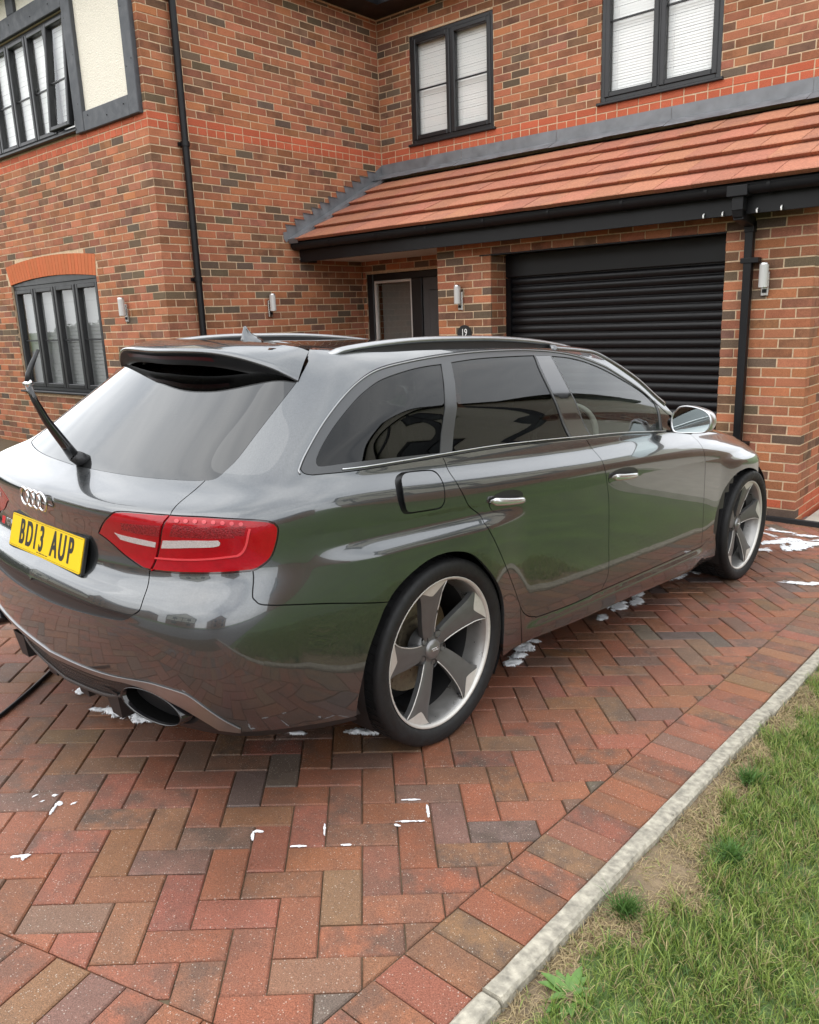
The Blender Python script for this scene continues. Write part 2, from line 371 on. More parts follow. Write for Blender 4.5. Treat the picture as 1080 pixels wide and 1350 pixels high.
for row in (0, 1, 2):                             # curved-in edging course at the front of the drive
    for s in range(-40, 16):
        a0 = s*PW+.03*row; b0 = -.204*row
        q = [FA+FD*a0+FN*b0, FA+FD*(a0+PW)+FN*b0, FA+FD*(a0+PW)+FN*(b0-.203), FA+FD*a0+FN*(b0-.203)]
        poly = clip([tuple(p) for p in q], 1, 0, SOLD-.001)
        if len(poly) > 2:
            p = paver(poly)
            if p: PV.append(p)
PV = [p for p in PV if p]
emit_pieces(PV, 300, 'paver', 'paver_field', M['paver'], lambda p: drive, lambda k: drive)

# ------------------------------------------------------------------ kerb edging
kerb = empty('kerb_edging', (KX0, -6.0, gz(KX0, -6.0)), 'pale concrete kerb edging between the brick drive and lawn', 'kerb')
yk = [-8.55, -7.64, -6.735, -5.822, -4.91, -3.995, -3.08, -2.165, -1.25]
for i in range(len(yk)-1):
    y0, y1 = yk[i]+.003, yk[i+1]-.003; n = 14; v = []; f = []; dx = rnd.gauss(0, .002); dz = rnd.gauss(.006, .002)
    for t in range(n+1):
        y = y0+(y1-y0)*t/n; zz = gz(KX0, y)+dz; e = .0035
        w = lambda: rnd.gauss(0, .0009)
        for (x, h) in ((KX0+.001, -.12), (KX0+.001, -e), (KX0+.001+e*1.5, .004), (KX1-e*2, .004), (KX1, -e*1.4), (KX1, -.12)):
            v.append((x+dx+w(), y, zz+h+w()))
    for t in range(n):
        for k in range(5): f.append((t*6+k, t*6+k+1, (t+1)*6+k+1, (t+1)*6+k))
    f += [(5, 4, 3, 2, 1, 0), tuple(n*6+k for k in range(6))]
    c = np.array([KX0, (y0+y1)/2, gz(KX0, (y0+y1)/2)])
    mk('kerb_block', np.array(v)-c, f, M['concrete'], kerb, loc=tuple(c-np.array([KX0, -6.0, gz(KX0, -6.0)])))

# ------------------------------------------------------------------ lawn: soil sheet + blades
def dry(x, y):
    """0 green turf, 1 scorched strip along the kerb"""
    d = x-KX1
    w = .045+.10*np.exp(-((y+5.95)/.40)**2)+.05*np.exp(-((y+6.45)/.26)**2)+.04*np.exp(-((y+4.9)/.3)**2)
    wob = .035*np.sin(y*9.1+.5)+.03*np.sin(y*23.+x*17)+.02*np.sin(x*61+y*41)
    return np.clip((w-d+wob)/.05+.5, 0, 1)
def soil_z(x, y): return gz(x, y)-.022+.006*math.sin(x*13+y*3)+.005*math.sin(y*11-x*7)
sheet('lawn', list(np.linspace(KX1-.004, 7.6, 26))+[9, 11, 14, 17], [-7.7, -7.4, -7.2]+list(np.linspace(-7, -3.6, 60))+[-3, -2.2, -1.5, -.6], soil_z, M['turf'])
bare = sheet('bare_soil', list(np.linspace(KX1-.002, KX1+.30, 14)), list(np.linspace(-7.2, -3.6, 90)), lambda x, y: soil_z(x, y)+(.004 if dry(x, y) > .25 else -.02), M['soil'])
def blade_mat():
    m, t, b = node_mat('grass_blade'); L = t.links.new
    a = t.nodes.new('ShaderNodeVertexColor'); a.layer_name = 'Col'
    L(a.outputs['Color'], b.inputs['Base Color']); b.inputs['Roughness'].default_value = .55
    tr = t.nodes.new('ShaderNodeBsdfTranslucent'); L(a.outputs['Color'], tr.inputs['Color'])
    mx = t.nodes.new('ShaderNodeMixShader'); mx.inputs['Fac'].default_value = .3
    L(b.outputs['BSDF'], mx.inputs[1]); L(tr.outputs['BSDF'], mx.inputs[2]); L(mx.outputs['Shader'], t.nodes['Material Output'].inputs['Surface'])
    return m
M['blade'] = blade_mat()
def blades(name, X, Y, H, lean, width, C1, mat, kind='stuff'):
    n = len(X); th = nrg.uniform(0, 2*np.pi, n); ph = nrg.uniform(0, 2*np.pi, n)
    d = np.stack([np.cos(th), np.sin(th), np.zeros(n)], 1); s = np.stack([-np.sin(ph), np.cos(ph), np.zeros(n)], 1)
    Z = gz(X, Y)-.024; B = np.stack([X, Y, Z], 1)
    V = np.zeros((n, 7, 3)); Cc = np.zeros((n, 7, 4)); Cc[..., 3] = 1
    for k, (t, wd) in enumerate(((0, 1.), (.4, .85), (.75, .55), (1., 0))):
        c = B + d*(lean*H*t**1.8)[:, None] + np.array([0, 0, 1.])*(H*np.sqrt(np.clip(1-(lean*t)**2*.75, .06, 1))*t)[:, None]
        if wd: V[:, 2*k] = c - s*(width*wd)[:, None]; V[:, 2*k+1] = c + s*(width*wd)[:, None]
        else: V[:, 6] = c
        kk = [2*k, 2*k+1] if wd else [6]
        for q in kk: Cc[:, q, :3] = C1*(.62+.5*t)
    F = np.array([[0, 1, 3, 2], [2, 3, 5, 4]]); T = np.array([4, 5, 6])
    base = (np.arange(n)*7)[:, None]
    quads = (base[:, :, None]+F[None]).reshape(-1, 4); tris = base+T[None]
    me = bpy.data.meshes.new(name); me.vertices.add(n*7); me.vertices.foreach_set('co', V.reshape(-1))
    loops = np.concatenate([quads.reshape(-1), tris.reshape(-1)]); nq, nt_ = len(quads), len(tris)
    me.loops.add(len(loops)); me.loops.foreach_set('vertex_index', loops.astype(np.int32))
    me.polygons.add(nq+nt_); me.polygons.foreach_set('loop_start', np.concatenate([np.arange(nq)*4, nq*4+np.arange(nt_)*3]).astype(np.int32))
    me.update(calc_edges=True); me.validate()
    at = me.color_attributes.new('Col', 'FLOAT_COLOR', 'POINT'); at.data.foreach_set('color', Cc.reshape(-1).astype(np.float32))
    me.materials.append(mat); me.polygons.foreach_set('use_smooth', np.ones(nq+nt_, dtype=bool))
    o = bpy.data.objects.new(name, me); COL.objects.link(o); o['kind'] = kind; return o
N = 210000
X = KX1+.004+nrg.uniform(0, 1, N)**1.0*1.25; Y = nrg.uniform(-7.5, -3.7, N)
dr = dry(X, Y)
tuft = np.sin(X*31+Y*11)*np.sin(Y*27-X*13)+.6*np.sin(X*71+Y*53)
keep = nrg.uniform(0, 1, N) < np.where(dr > .5, .95, .80+.25*tuft)
keep &= (X < 7.15) | (nrg.uniform(0, 1, N) < .35)
X, Y, dr, tuft = X[keep], Y[keep], dr[keep], tuft[keep]; n = len(X)
H = np.clip(nrg.normal(.037, .012, n)+.009*tuft, .012, .08)*np.where(dr > .5, .72, 1.)
lean = np.where(dr > .5, nrg.uniform(.95, 1.15, n), nrg.uniform(.15, 1.0, n))
g1 = np.array([.19, .30, .048]); g2 = np.array([.36, .42, .12]); st = np.array([.50, .39, .21]); g3 = np.array([.09, .18, .035])
mixv = nrg.uniform(0, 1, (n, 1)); C1 = g1*(1-mixv)+g2*mixv; dk = (nrg.uniform(0, 1, n) < .25)[:, None]; C1 = np.where(dk, g3, C1)
straw = (nrg.uniform(0, 1, n) < np.where(dr > .5, .90, .16))[:, None]; C1 = np.where(straw, st*nrg.uniform(.55, 1.15, (n, 1)), C1)
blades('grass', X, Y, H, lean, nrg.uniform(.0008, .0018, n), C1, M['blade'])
# broad-leaved weed at the lawn's edge near the kerb
M['weed'] = simple('weed_leaf', (.085, .175, .03), .5, noise=.25, nscale=60, bump=.001, bscale=150)
wx, wy = 6.425, -6.605
weed = empty('weed', (wx, wy, gz(wx, wy)-.02), 'leafy green weed rosette at the lawn edge beside the kerb', 'weed')
for k in range(22):
    a = k*2.4+rnd.uniform(-.3, .3); L_ = rnd.uniform(.035, .085); wd = L_*.15; el = rnd.uniform(.35, 1.05); v = []; f = []
    for i in range(6):
        t = i/5; hw = wd*math.sin(math.pi*min(.98, .12+.86*t))**.8; r = L_*t*math.cos(el*(1-.5*t)); z = L_*t*math.sin(el*(1-.55*t))
        for sgn in (-1, 0, 1): v.append((r*math.cos(a)-sgn*hw*math.sin(a), r*math.sin(a)+sgn*hw*math.cos(a), z+.35*abs(sgn)*hw))
    for i in range(5):
        for j in range(2): f.append((i*3+j, i*3+j+1, (i+1)*3+j+1, (i+1)*3+j))
    mk('leaf', v, f, M['weed'], weed, smooth=True)
for (tx_, ty_) in ((6.52, -5.895), (6.40, -6.28), (6.43, -5.45)):   # darker tufts standing in the scorched strip
    m_ = 260; ang = nrg.uniform(0, 6.28, m_); rr_ = nrg.normal(0, .018, m_)
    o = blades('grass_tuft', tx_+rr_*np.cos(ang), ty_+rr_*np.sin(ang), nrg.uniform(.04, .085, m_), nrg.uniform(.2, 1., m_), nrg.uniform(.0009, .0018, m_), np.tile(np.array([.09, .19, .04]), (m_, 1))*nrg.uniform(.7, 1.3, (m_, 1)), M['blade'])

# ------------------------------------------------------------------ the brick house
ZB = 3.7048                           # top of the red band course
GYW = -1.221                          # face of the garage wall
GX = (1.812, 2.477, 4.737, 5.402)     # pier, opening, pier
LZ = ZB-1.41729                       # garage lintel
YF = -3.2625                          # face of the projecting gable
YD = -.435                            # porch back wall
house = empty('house', (0, 0, 0), 'two-storey red brick house with garage, tiled lean-to roof and black windows', 'house')
BR = []; corner_col = {}
def brick_colour(z, red=False):
    if red:
        k = rnd.uniform(.88, 1.12); return (.46*k, .118*k, .062*k, rnd.uniform(0, .12))
    r = rnd.random(); k = rnd.uniform(.85, 1.16)
    if r < .36: c, a = (.395, .152, .080), rnd.uniform(.0, .3)
    elif r < .62: c, a = (.330, .136, .078), rnd.uniform(.1, .45)
    elif r < .80: c, a = (.27, .118, .066), rnd.uniform(.15, .55)
    elif r < .91: c, a = (.195, .108, .070), rnd.uniform(.2, .6)
    else: c, a = (.135, .098, .070), rnd.uniform(.0, .35)
    return (c[0]*k, c[1]*k*rnd.uniform(.94, 1.06), c[2]*k*rnd.uniform(.9, 1.1), a)
def add_brick(F, a0, a1, b0, b1, col, wall, proud=None):
    if a1-a0 < .018: return
    d = max(-.0006, rnd.gauss(.0004, .0010)) if proud is None else proud; e = .0022; j = lambda: rnd.gauss(0, .0009)
    fr = [(a0+j(), b0+j()), (a1+j(), b0+j()), (a1+j(), b1+j()), (a0+j(), b1+j())]
    back = [F(a, b, -.016) for a, b in fr]; rim = [F(a, b, d-e) for a, b in fr]
    sg = [(1, 1), (-1, 1), (-1, -1), (1, -1)]
    top = [F(a+e*s[0], b+e*s[1], d+max(-.0008, rnd.gauss(0, .0005))) for (a, b), s in zip(fr, sg)]
    f = [(8, 9, 10, 11)]
    for i in range(4): k = (i+1) % 4; f += [(i, k, 4+k, 4+i), (4+i, 4+k, 8+k, 8+i)]
    BR.append(dict(v=back+rim+top, f=f, c=col, area=seen_area(rim), wall=wall))
def brick_wall(F, L0, L1, Z0, Z1, wall, phase=0., openings=(), red_base=None, corner=None, headers=()):
    k0 = int(math.floor((ZB-Z1)/.075+1e-6)); k1 = int(math.ceil((ZB-Z0)/.075-1e-6))
    for k in range(k0, k1):
        zt = ZB-.075*k-.0051; zb = zt-.0648
        zt = min(zt, Z1); zb = max(zb, Z0)
        if zt-zb < .012: continue
        red = k in (0, 1) or (red_base is not None and zt < red_base)
        pitch = .1125 if k == 1 or k in headers else .225; off = phase+(.1125 if (k % 2 and pitch > .2) else 0)
        i = int(math.floor((L0-off)/pitch))-1
        while off+pitch*i < L1:
            a0, a1 = off+pitch*i+.0051, off+pitch*(i+1)-.0051; i += 1
            a0 = max(a0, L0+(.0 if a0 > L0 else .0)); a1 = min(a1, L1)
            if a1-a0 < .02: continue
            col = brick_colour(zb, red)
            if corner is not None and min(abs(a0-corner), abs(a1-corner)) < .06: col = corner_col.setdefault(k, col)
            segs = [(a0, a1)]
            for (oa0, oa1, oz0, oz1) in openings:
                if zb < oz1-.02 and zt > oz0+.02:
                    segs = [s for q in segs for s in ((q[0], min(q[1], oa0)), (max(q[0], oa1), q[1])) if s[1]-s[0] > .02]
            for (s0, s1) in segs: add_brick(F, s0, s1, zb, zt, col, wall)
def core(name, boxes):
    m = MB()
    for a, b in boxes: m.box(a, b)
    return m.build(name, M['mortar'], house)
R6 = .0032
# side wall of the gable (faces the drive)
w_side = core('side_wall', [((-.25, YF+R6, -.25), (-R6, -.0, 5.30))])
F_S = frame((0, 0, 0), (0, -1, 0), (0, 0, 1), (1, 0, 0))
brick_wall(F_S, .001, 3.2622, -.06, 5.165, w_side, phase=.1125-.225, corner=3.2625)
# gable front
w_front = core('gable_wall', [((-4.6, YF+R6, -.3), (-.2501, YF+.25, .972)), ((-1.29, YF+R6, .972), (-.2501, YF+.25, 3.69)), ((-4.6, YF+R6, .972), (-3.40, YF+.25, 3.69)),
                              ((-3.40, YF+R6, 2.46), (-1.29, YF+.25, 3.69)), ((-.2501, YF+R6, -.3), (-.2499, YF+.25, 5.3)), ((-1.254, YF+.012, 3.69), (-.2501, YF+.25, 6.3)), ((-4.6, YF+.012, 4.86), (-1.254, YF+.25, 6.3)), ((-4.6, YF+.012, 3.69), (-3.605, YF+.25, 4.86)), ((-3.605, YF+.012, 3.69), (-1.254, YF+.25, 3.74))])
F_F = frame((0, YF, 0), (-1, 0, 0), (0, 0, 1), (0, -1, 0))
def arch_top(x): return 2.505+.062*(1-((x+2.36)/1.10)**2)
def arch_bot(x): return 2.285+.058*(1-((x+2.345)/1.055)**2)
brick_wall(F_F, .0005, 4.6, -.06, 3.69, w_front, openings=[(1.29, 3.40, .972, 2.30), (1.25, 3.465, 2.27, 2.515), (1.5, 3.2, 2.5, 2.56)], corner=0.)
brick_wall(F_F, .0005, .052, 3.70, 5.3, w_front, openings=(), corner=0.)
for i in range(29):                                     # red soldier arch over the window
    n = 29; t0, t1 = i/n, (i+1)/n
    xa0, xa1 = -3.395+2.105*t0+.003, -3.395+2.105*t1-.003; xb0, xb1 = -3.465+2.21*t0+.003, -3.465+2.21*t1-.003
    q = [(-xa0, arch_bot(xa0)), (-xa1, arch_bot(xa1)), (-xb1, arch_top(xb1)), (-xb0, arch_top(xb0))]; q = q[::-1]
    back = [F_F(a, b, -.02) for a, b in q]; top = [F_F(a, b, .002) for a, b in q]
    f = [(4, 5, 6, 7)]+[(k, (k+1) % 4, 4+(k+1) % 4, 4+k) for k in range(4)]
    BR.append(dict(v=back+top, f=f, c=(.50*rnd.uniform(.92, 1.06), .145, .062, .03), area=seen_area(top), wall=w_front))
# upper wall over the garage
W1 = (.50, 1.69, 3.722, 4.887); W2 = (2.972, 4.168, 3.722, 4.887)
def holes(x0, x1, z0, z1, ops):
    out = []; xs = [x0]+[q for o in ops for q in (o[0], o[1])]+[x1]
    for i in range(0, len(xs), 2): out.append((xs[i], xs[i+1], z0, z1))
    for o in ops: out += [(o[0], o[1], z0, o[2]), (o[0], o[1], o[3], z1)]
    return out
w_up = core('upper_wall', [((a, R6, c), (b, .25, d)) for a, b, c, d in holes(-.24, GX[3]-R6, 2.6, 5.3, [W1, W2])]+[((GX[3]-.25, .2501, 2.6), (GX[3]-R6, 4., 5.3))])
F_U = frame((0, 0, 0), (1, 0, 0), (0, 0, 1), (0, -1, 0))
brick_wall(F_U, .001, GX[3]-.0005, 3.40, 5.165, w_up, phase=2.0323-.225*9, openings=[W1, W2])
for W in (W1, W2):                                      # brick reveals beside the windows
    for xx, nx in ((W[0], 1), (W[1], -1)):
        Fr = frame((xx, 0, 0), (0, 1, 0), (0, 0, 1), (nx, 0, 0))
        brick_wall(Fr, .0165, .10, W[2], W[3], w_up, phase=-.04)
brick_wall(frame((GX[3], 0, 0), (0, 1, 0), (0, 0, 1), (1, 0, 0)), .0165, 4., 2.45, 5.165, w_up)
# garage front, its reveals and the outer return
w_gar = core('garage_wall', [((GX[0], GYW+R6, -.25), (GX[1]-R6, -.9, 2.6)), ((GX[2]+R6, GYW+R6, -.25), (GX[3]-R6, -.9, 2.6)), ((GX[1]-R6, GYW+R6, LZ+.004), (GX[2]+R6, -.9, 2.6)), ((GX[3]-.25, -.9, -.25), (GX[3]-R6, 4., 2.6))])
F_G = frame((0, GYW, 0), (1, 0, 0), (0, 0, 1), (0, -1, 0))
brick_wall(F_G, GX[0]+.0005, GX[3]-.0005, -.035, 2.45, w_gar, phase=GX[0]-.005, openings=[(GX[1], GX[2], -1, LZ-.002)], red_base=.19, corner=GX[3])
brick_wall(frame((GX[1], GYW, 0), (0, 1, 0), (0, 0, 1), (1, 0, 0)), .0165, .34, -.035, LZ-.003, w_gar, phase=-.1125, red_base=.19)
brick_wall(frame((GX[2], GYW, 0), (0, 1, 0), (0, 0, 1), (-1, 0, 0)), .0165, .34, -.035, LZ-.003, w_gar, phase=-.1125, red_base=.19)
brick_wall(frame((GX[3], GYW, 0), (0, 1, 0), (0, 0, 1), (1, 0, 0)), .0165, 3.0, -.06, 2.45, w_gar, phase=-.1125, red_base=.19, corner=0.)
# porch back wall
w_porch = core('porch_wall', [((-.2, YD+R6, -.25), (.052, -.2, 2.6)), ((.052, YD+R6, 2.252), (GX[0], -.2, 2.6)), ((GX[0], YD, -.25), (GX[0]+.1, GYW+.4, 2.6))])
brick_wall(frame((0, YD, 0), (1, 0, 0), (0, 0, 1), (0, -1, 0)), .001, GX[0], -.06, 2.43, w_porch, phase=-.06, openings=[(.052, 1.80, -1, 2.252)])
emit_pieces(BR, 300, 'brick', 'brick_courses', M['brick'], lambda p: p['wall'], lambda k: house)
# black boxes stand in for unlit rooms; slab added overhead for shading
MB().box((-4.4, YF+.3, .1), (-.3, 3, 5.0)).build('dark_room_box', M['dark'], house)
MB().box((-.2, .45, .1), (5.1, 3.9, 5.0)).build('dark_room_box', M['dark'], house)
MB().box((-4.9, YF-.35, 5.305), (.001, 4.3, 5.45)).box((.002, -.36, 5.305), (5.7, 4.3, 5.45)).build('shading_slab', M['dark'], house)
# eaves boxing seen at the top of the inner corner
MB().box((.004, YF-.3, 5.172), (.36, -.361, 5.30)).box((.004, -.36, 5.172), (5.7, -.004, 5.30)).build('soffit', M['black_plastic'], house)
MB().box((.002, YF, 5.160), (.016, -.017, 5.1715)).box((.002, -.0165, 5.160), (5.40, -.002, 5.1715)).build('soffit_bead', M['mortar'], house)

# ---- windows
def bars(m, F, a0, a1, b0, b1, w, d0, d1, ch=.004):
    m.fbox(F, a0, a0+w, b0, b1, d0, d1, ch); m.fbox(F, a1-w, a1, b0, b1, d0, d1, ch)
    m.fbox(F, a0+w, a1-w, b0, b0+w, d0, d1-.0006, ch); m.fbox(F, a0+w, a1-w, b1-w, b1, d0, d1-.0006, ch)
def window(F, a0, a1, b0, b1, lights, bar=None, sill=.05, fw=.052, sw=.05, blind=True, blind_gap=.012, setback=.045, mat='black_frame', opened=(), blind_mat='blind', slat=.026):
    m = MB(); bars(m, F, a0, a1, b0, b1, fw, -setback-.07, -setback)
    n = lights; ws = (a1-a0-2*fw-(n-1)*.045)/n
    for i in range(1, n):
        x = a0+fw+i*ws+(i-1)*.045; m.fbox(F, x, x+.045, b0+fw, b1-fw, -setback-.068, -setback-.002, .004)
    win = m.build('window', M[mat], house)
    for i in range(n):
        x0 = a0+fw+i*(ws+.045); x1 = x0+ws; G = F
        if i in opened:
            th = R(4.5); zt = b1-fw
            def G(a, b, d, F=F, zt=zt, th=th):
                r = zt-b; return F(a, zt-r*math.cos(th)-d*math.sin(th)*0, d+r*math.sin(th)+.012)
        ms = MB(); bars(ms, G, x0-.012, x1+.012, b0+fw-.012, b1-fw+.012, sw, -setback-.05, -setback+.012, .007)
        ms.build('sash', M[mat], win)
        d = -setback-.03
        mk('pane', [G(x0+sw-.02, b0+fw+sw-.02, d), G(x1-sw+.02, b0+fw+sw-.02, d), G(x1-sw+.02, b1-fw-sw+.02, d), G(x0+sw-.02, b1-fw-sw+.02, d)], [(0, 1, 2, 3)], M['pane'], win)
        if bar is not None:
            zb_ = b0+(b1-b0)*bar; MB().fbox(G, x0+sw-.014, x1-sw+.014, zb_-.009, zb_+.009, d+.001, d+.012, .003).build('glazing_bar', M[mat], win)
    if blind:
        mbl = MB(); z = b0+fw+.02
        while z < b1-fw-.02:
            d = -setback-.07-blind_gap; j = rnd.gauss(0, .0012)
            mbl.add([F(a0+fw, z+j, d+.003), F(a1-fw, z+j, d+.003), F(a1-fw, z+slat*1.06+j, d-.003), F(a0+fw, z+slat*1.06+j, d-.003)], [(0, 1, 2, 3)]); z += slat
        for i in range(n):
            xc = a0+fw+i*(ws+.045)+ws*.16
            mbl.fbox(F, xc, xc+.003, b0+fw, b1-fw, -setback-.07-blind_gap+.012, -setback-.07-blind_gap+.014)
        mbl.build('blind', M[blind_mat], win)
    if sill: MB().fbox(F, a0-.03, a1+.03, b0-.028, b0-.002, -.06, sill, .006).build('sill', M[mat], win)
    return win
window(F_U, W1[0]+.002, W1[1]-.002, W1[2]+.004, W1[3]-.002, 2, bar=.50, sill=.035, setback=.012)
window(F_U, W2[0]+.002, W2[1]-.002, W2[2]+.004, W2[3]-.002, 2, bar=.62, sill=.035, setback=.012)
window(F_F, 1.292, 3.398, 1.0, 2.262, 4, bar=.48, sill=.06, setback=.03, blind_gap=.03, slat=.042, blind_mat='blind_dark_reflection')
# arched black head board of the gable window
v = []; f = []; n = 16
for i in range(n+1):
    x = -3.393+2.098*i/n
    for d in (-.06, -.02): v += [F_F(-x, 2.264, d), F_F(-x, arch_bot(x)-.003, d)]
for i in range(n):
    o_ = i*4; f += [(o_+2, o_+6, o_+7, o_+3), (o_+3, o_+7, o_+5, o_+1)]
mk('arched_head', v, f, M['black_frame'], house)
# gable upper storey: render, boards, window
MB().box((-1.254, YF-.006, 3.70), (-.06, YF+.011, 6.3)).box((-4.6, YF-.006, 4.86), (-1.2541, YF+.011, 6.3)).build('render_panel', M['render'], house)
F_T = frame((0, YF-.006, 0), (-1, 0, 0), (0, 0, 1), (0, -1, 0))
def board(a0, a1, b0, b1, d=.04): return MB().fbox(F_T, a0, a1, b0, b1, -.01, d, .006).build('timber_board', M['timber'], house)
board(.052, .215, 3.685, 6.2, .042); board(.216, 1.079, 3.685, 3.868, .038); board(1.08, 1.252, 3.685, 6.2, .043)
board(1.253, 4.6, 4.862, 5.055, .040); board(2.26, 2.43, 5.056, 6.2, .037)
mkb = MB()
for (a_, b_) in ((.09, 4.9), (.175, 4.6), (.085, 4.15), (.18, 4.1), (.3, 3.80), (.62, 3.76), (.98, 3.82), (1.12, 4.4), (1.21, 4.75), (1.14, 3.95), (1.5, 4.95), (1.9, 4.93), (2.4, 4.97)):
    mkb.lathe([(.036, .006), (.0445, .006), (.0455, .003), (.0455, .0001)], 8, (0, 0, 0), 'x')
    k = len(mkb.v)-32; mkb.v[k:] = [F_T(a_+p[1], b_+p[2], p[0]) for p in mkb.v[k:]]
mkb.build('nail_heads', M['black_plastic'], house)
window(F_T, 1.256, 3.60, 3.742, 4.858, 5, bar=.45, sill=.05, setback=.02, fw=.045, sw=.042, opened=(0,), blind_gap=.012, slat=.05)

# ---- porch door with side light
F_D = frame((0, YD, 0), (1, 0, 0), (0, 0, 1), (0, -1, 0))
m = MB(); m.fbox(F_D, .054, .155, -.05, 2.25, -.09, -.012, .006).fbox(F_D, .155, 1.80, 2.17, 2.25, -.09, -.014, .006).fbox(F_D, .77, .93, -.05, 2.17, -.09, -.013, .006).fbox(F_D, 1.74, 1.80, -.05, 2.17, -.09, -.012, .006)
dframe = m.build('door_frame', M['black_frame'], house)
ml = MB(); bars(ml, F_D, .156, .769, .0, 2.168, .03, -.07, -.03); ml.build('side_light_bead', M['white_board'], dframe)
mk('side_light_pane', [F_D(.18, .02, -.05), F_D(.75, .02, -.05), F_D(.75, 2.15, -.05), F_D(.18, 2.15, -.05)], [(0, 1, 2, 3)], M['pane'], dframe)
MB().fbox(F_D, .18, .75, .02, 2.15, -.16, -.15).build('side_light_curtain', simple('grey_curtain', (.16, .155, .14), .9, noise=.1, nscale=20), dframe)
M['door'] = simple('grey_door', (.075, .077, .08), .45, noise=.08, nscale=10)
door = MB().fbox(F_D, .932, 1.738, .0, 2.168, -.075, -.035, .004).build('front_door', M['door'], house)
for (a0, a1, b0, b1) in ((1.03, 1.30, 1.15, 2.03), (1.37, 1.64, 1.15, 2.03), (1.03, 1.30, .2, .95), (1.37, 1.64, .2, .95)):
    MB().fbox(F_D, a0, a1, b0, b1, -.036, -.022, .012).build('door_panel', M['door'], door)
MB().box((.0, GYW-.24, 2.404), (GX[0]-.001, YD-.001, 2.418)).build('porch_soffit', M['white_board'], house)
MB().box((GX[0], GYW-.24, 2.452), (5.62, GYW-.001, 2.462)).build('eaves_soffit', M['black_plastic'], house)

# ---- roller garage door
gd = MB().box((GX[1]-R6, -.93, 2.06), (GX[2]+R6, -.90, LZ)).box((GX[1]-R6, -.96, -.05), (GX[1]+.055, -.90, 2.06)).box((GX[2]-.055, -.96, -.05), (GX[2]+R6, -.90, 2.06)).build('garage_door', M['garage'], house)
MB().fbox(frame((0, -.93, 0), (1, 0, 0), (0, 0, 1), (0, -1, 0)), GX[1]-R6, GX[2]+R6, 2.07, LZ-.004, 0, .035, .006).build('shutter_hood', M['garage'], gd)
zz = 2.058; k = 0; sl = None
prof = []
for i in range(13):
    t = i/12; prof.append((-.077*t, -.004+.0125*math.sin(math.pi*min(1, t/.86))**.7 if t < .86 else -.010))
while zz > -.02:
    if sl is None:
        v = []; f = []
        for x in (GX[1]+.05, GX[2]-.05):
            for (dz, dy) in prof: v.append((x, -dy, dz))
        n = len(prof)
        for i in range(n-1): f.append((i, n+i, n+i+1, i+1)[::-1])
        sl = mk('shutter_slat', v, f, M['garage'], gd, smooth=True); sl.location = (0, -.925, zz); me_s = sl.data; me_s.set_sharp_from_angle(angle=R(50))
    else:
        o = sl.copy(); COL.objects.link(o); o.parent = gd; o.location = (0, -.925, zz)
    zz -= .077
MB().box((GX[1]-.13, GYW-.006, LZ-.014), (GX[2]+.0, GYW+.10, LZ-.0035)).build('lintel_plate', M['black_plastic'], house)

# ---- lean-to roof
EY, EZ, TY, TZ = -1.615, 2.588, -.02, 3.40
sl_ = math.hypot(TY-EY, TZ-EZ); ux, uz = (TY-EY)/sl_, (TZ-EZ)/sl_
RF = lambda x, s, h: (x, EY+ux*s-uz*h, EZ+uz*s+ux*h)
roof = MB()
roof.add([RF(.0, .03, -.03), RF(5.6, .03, -.03), RF(5.6, sl_, -.03), RF(.0, sl_, -.03), RF(.0, .03, -.06), RF(5.6, .03, -.06), RF(5.6, sl_, -.06), RF(.0, sl_, -.06)], [(0,1,2,3),(7,6,5,4),(0,4,5,1),(3,2,6,7),(0,3,7,4),(1,5,6,2)])
roof = roof.build('lean_to_roof', M['dark'], house)
TL = []; GA = .322; TWD = .298
def tile_piece(x0, x1, s0, last=False):
    s1 = s0+GA+.06; k = rnd.uniform(.9, 1.1); c = (.40*k, .172*k*rnd.uniform(.93, 1.07), .108*k, rnd.uniform(0, .8)); j = rnd.gauss(0, .0015); jj = rnd.gauss(0, .001)
    h0, h1 = .036+j, -.010+j
    P_ = []
    for (x, s, h) in ((x0, s0+.030, h0-.046), (x1, s0+.030, h0-.046), (x1, s0, h0-.006+jj), (x0, s0, h0-.006), (x0+.002, s0+.006, h0), (x1-.002, s0+.006, h0+jj), (x1-.002, s1, h1), (x0+.002, s1, h1), (x0, s1, h1-.02), (x1, s1, h1-.02)): P_.append(RF(x, s, h))
    f = [(0,1,2,3),(3,2,5,4),(4,5,6,7),(0,3,4,7,8),(1,9,6,5,2)]
    TL.append(dict(v=P_, f=f, c=c, area=seen_area([P_[4], P_[5], P_[6], P_[7]])))
for r in range(5):
    x = .135+(.149 if r % 2 else 0)-.298
    while x < 5.58:
        x0 = max(x, .135); x1 = min(x+TWD-.003, 5.63)
        if x1-x0 > .03: tile_piece(x0, x1, -.01+GA*r)
        x += TWD
emit_pieces(TL, 300, 'roof_tile', 'roof_tile_field', M['tile'], lambda p: roof, lambda k: roof)
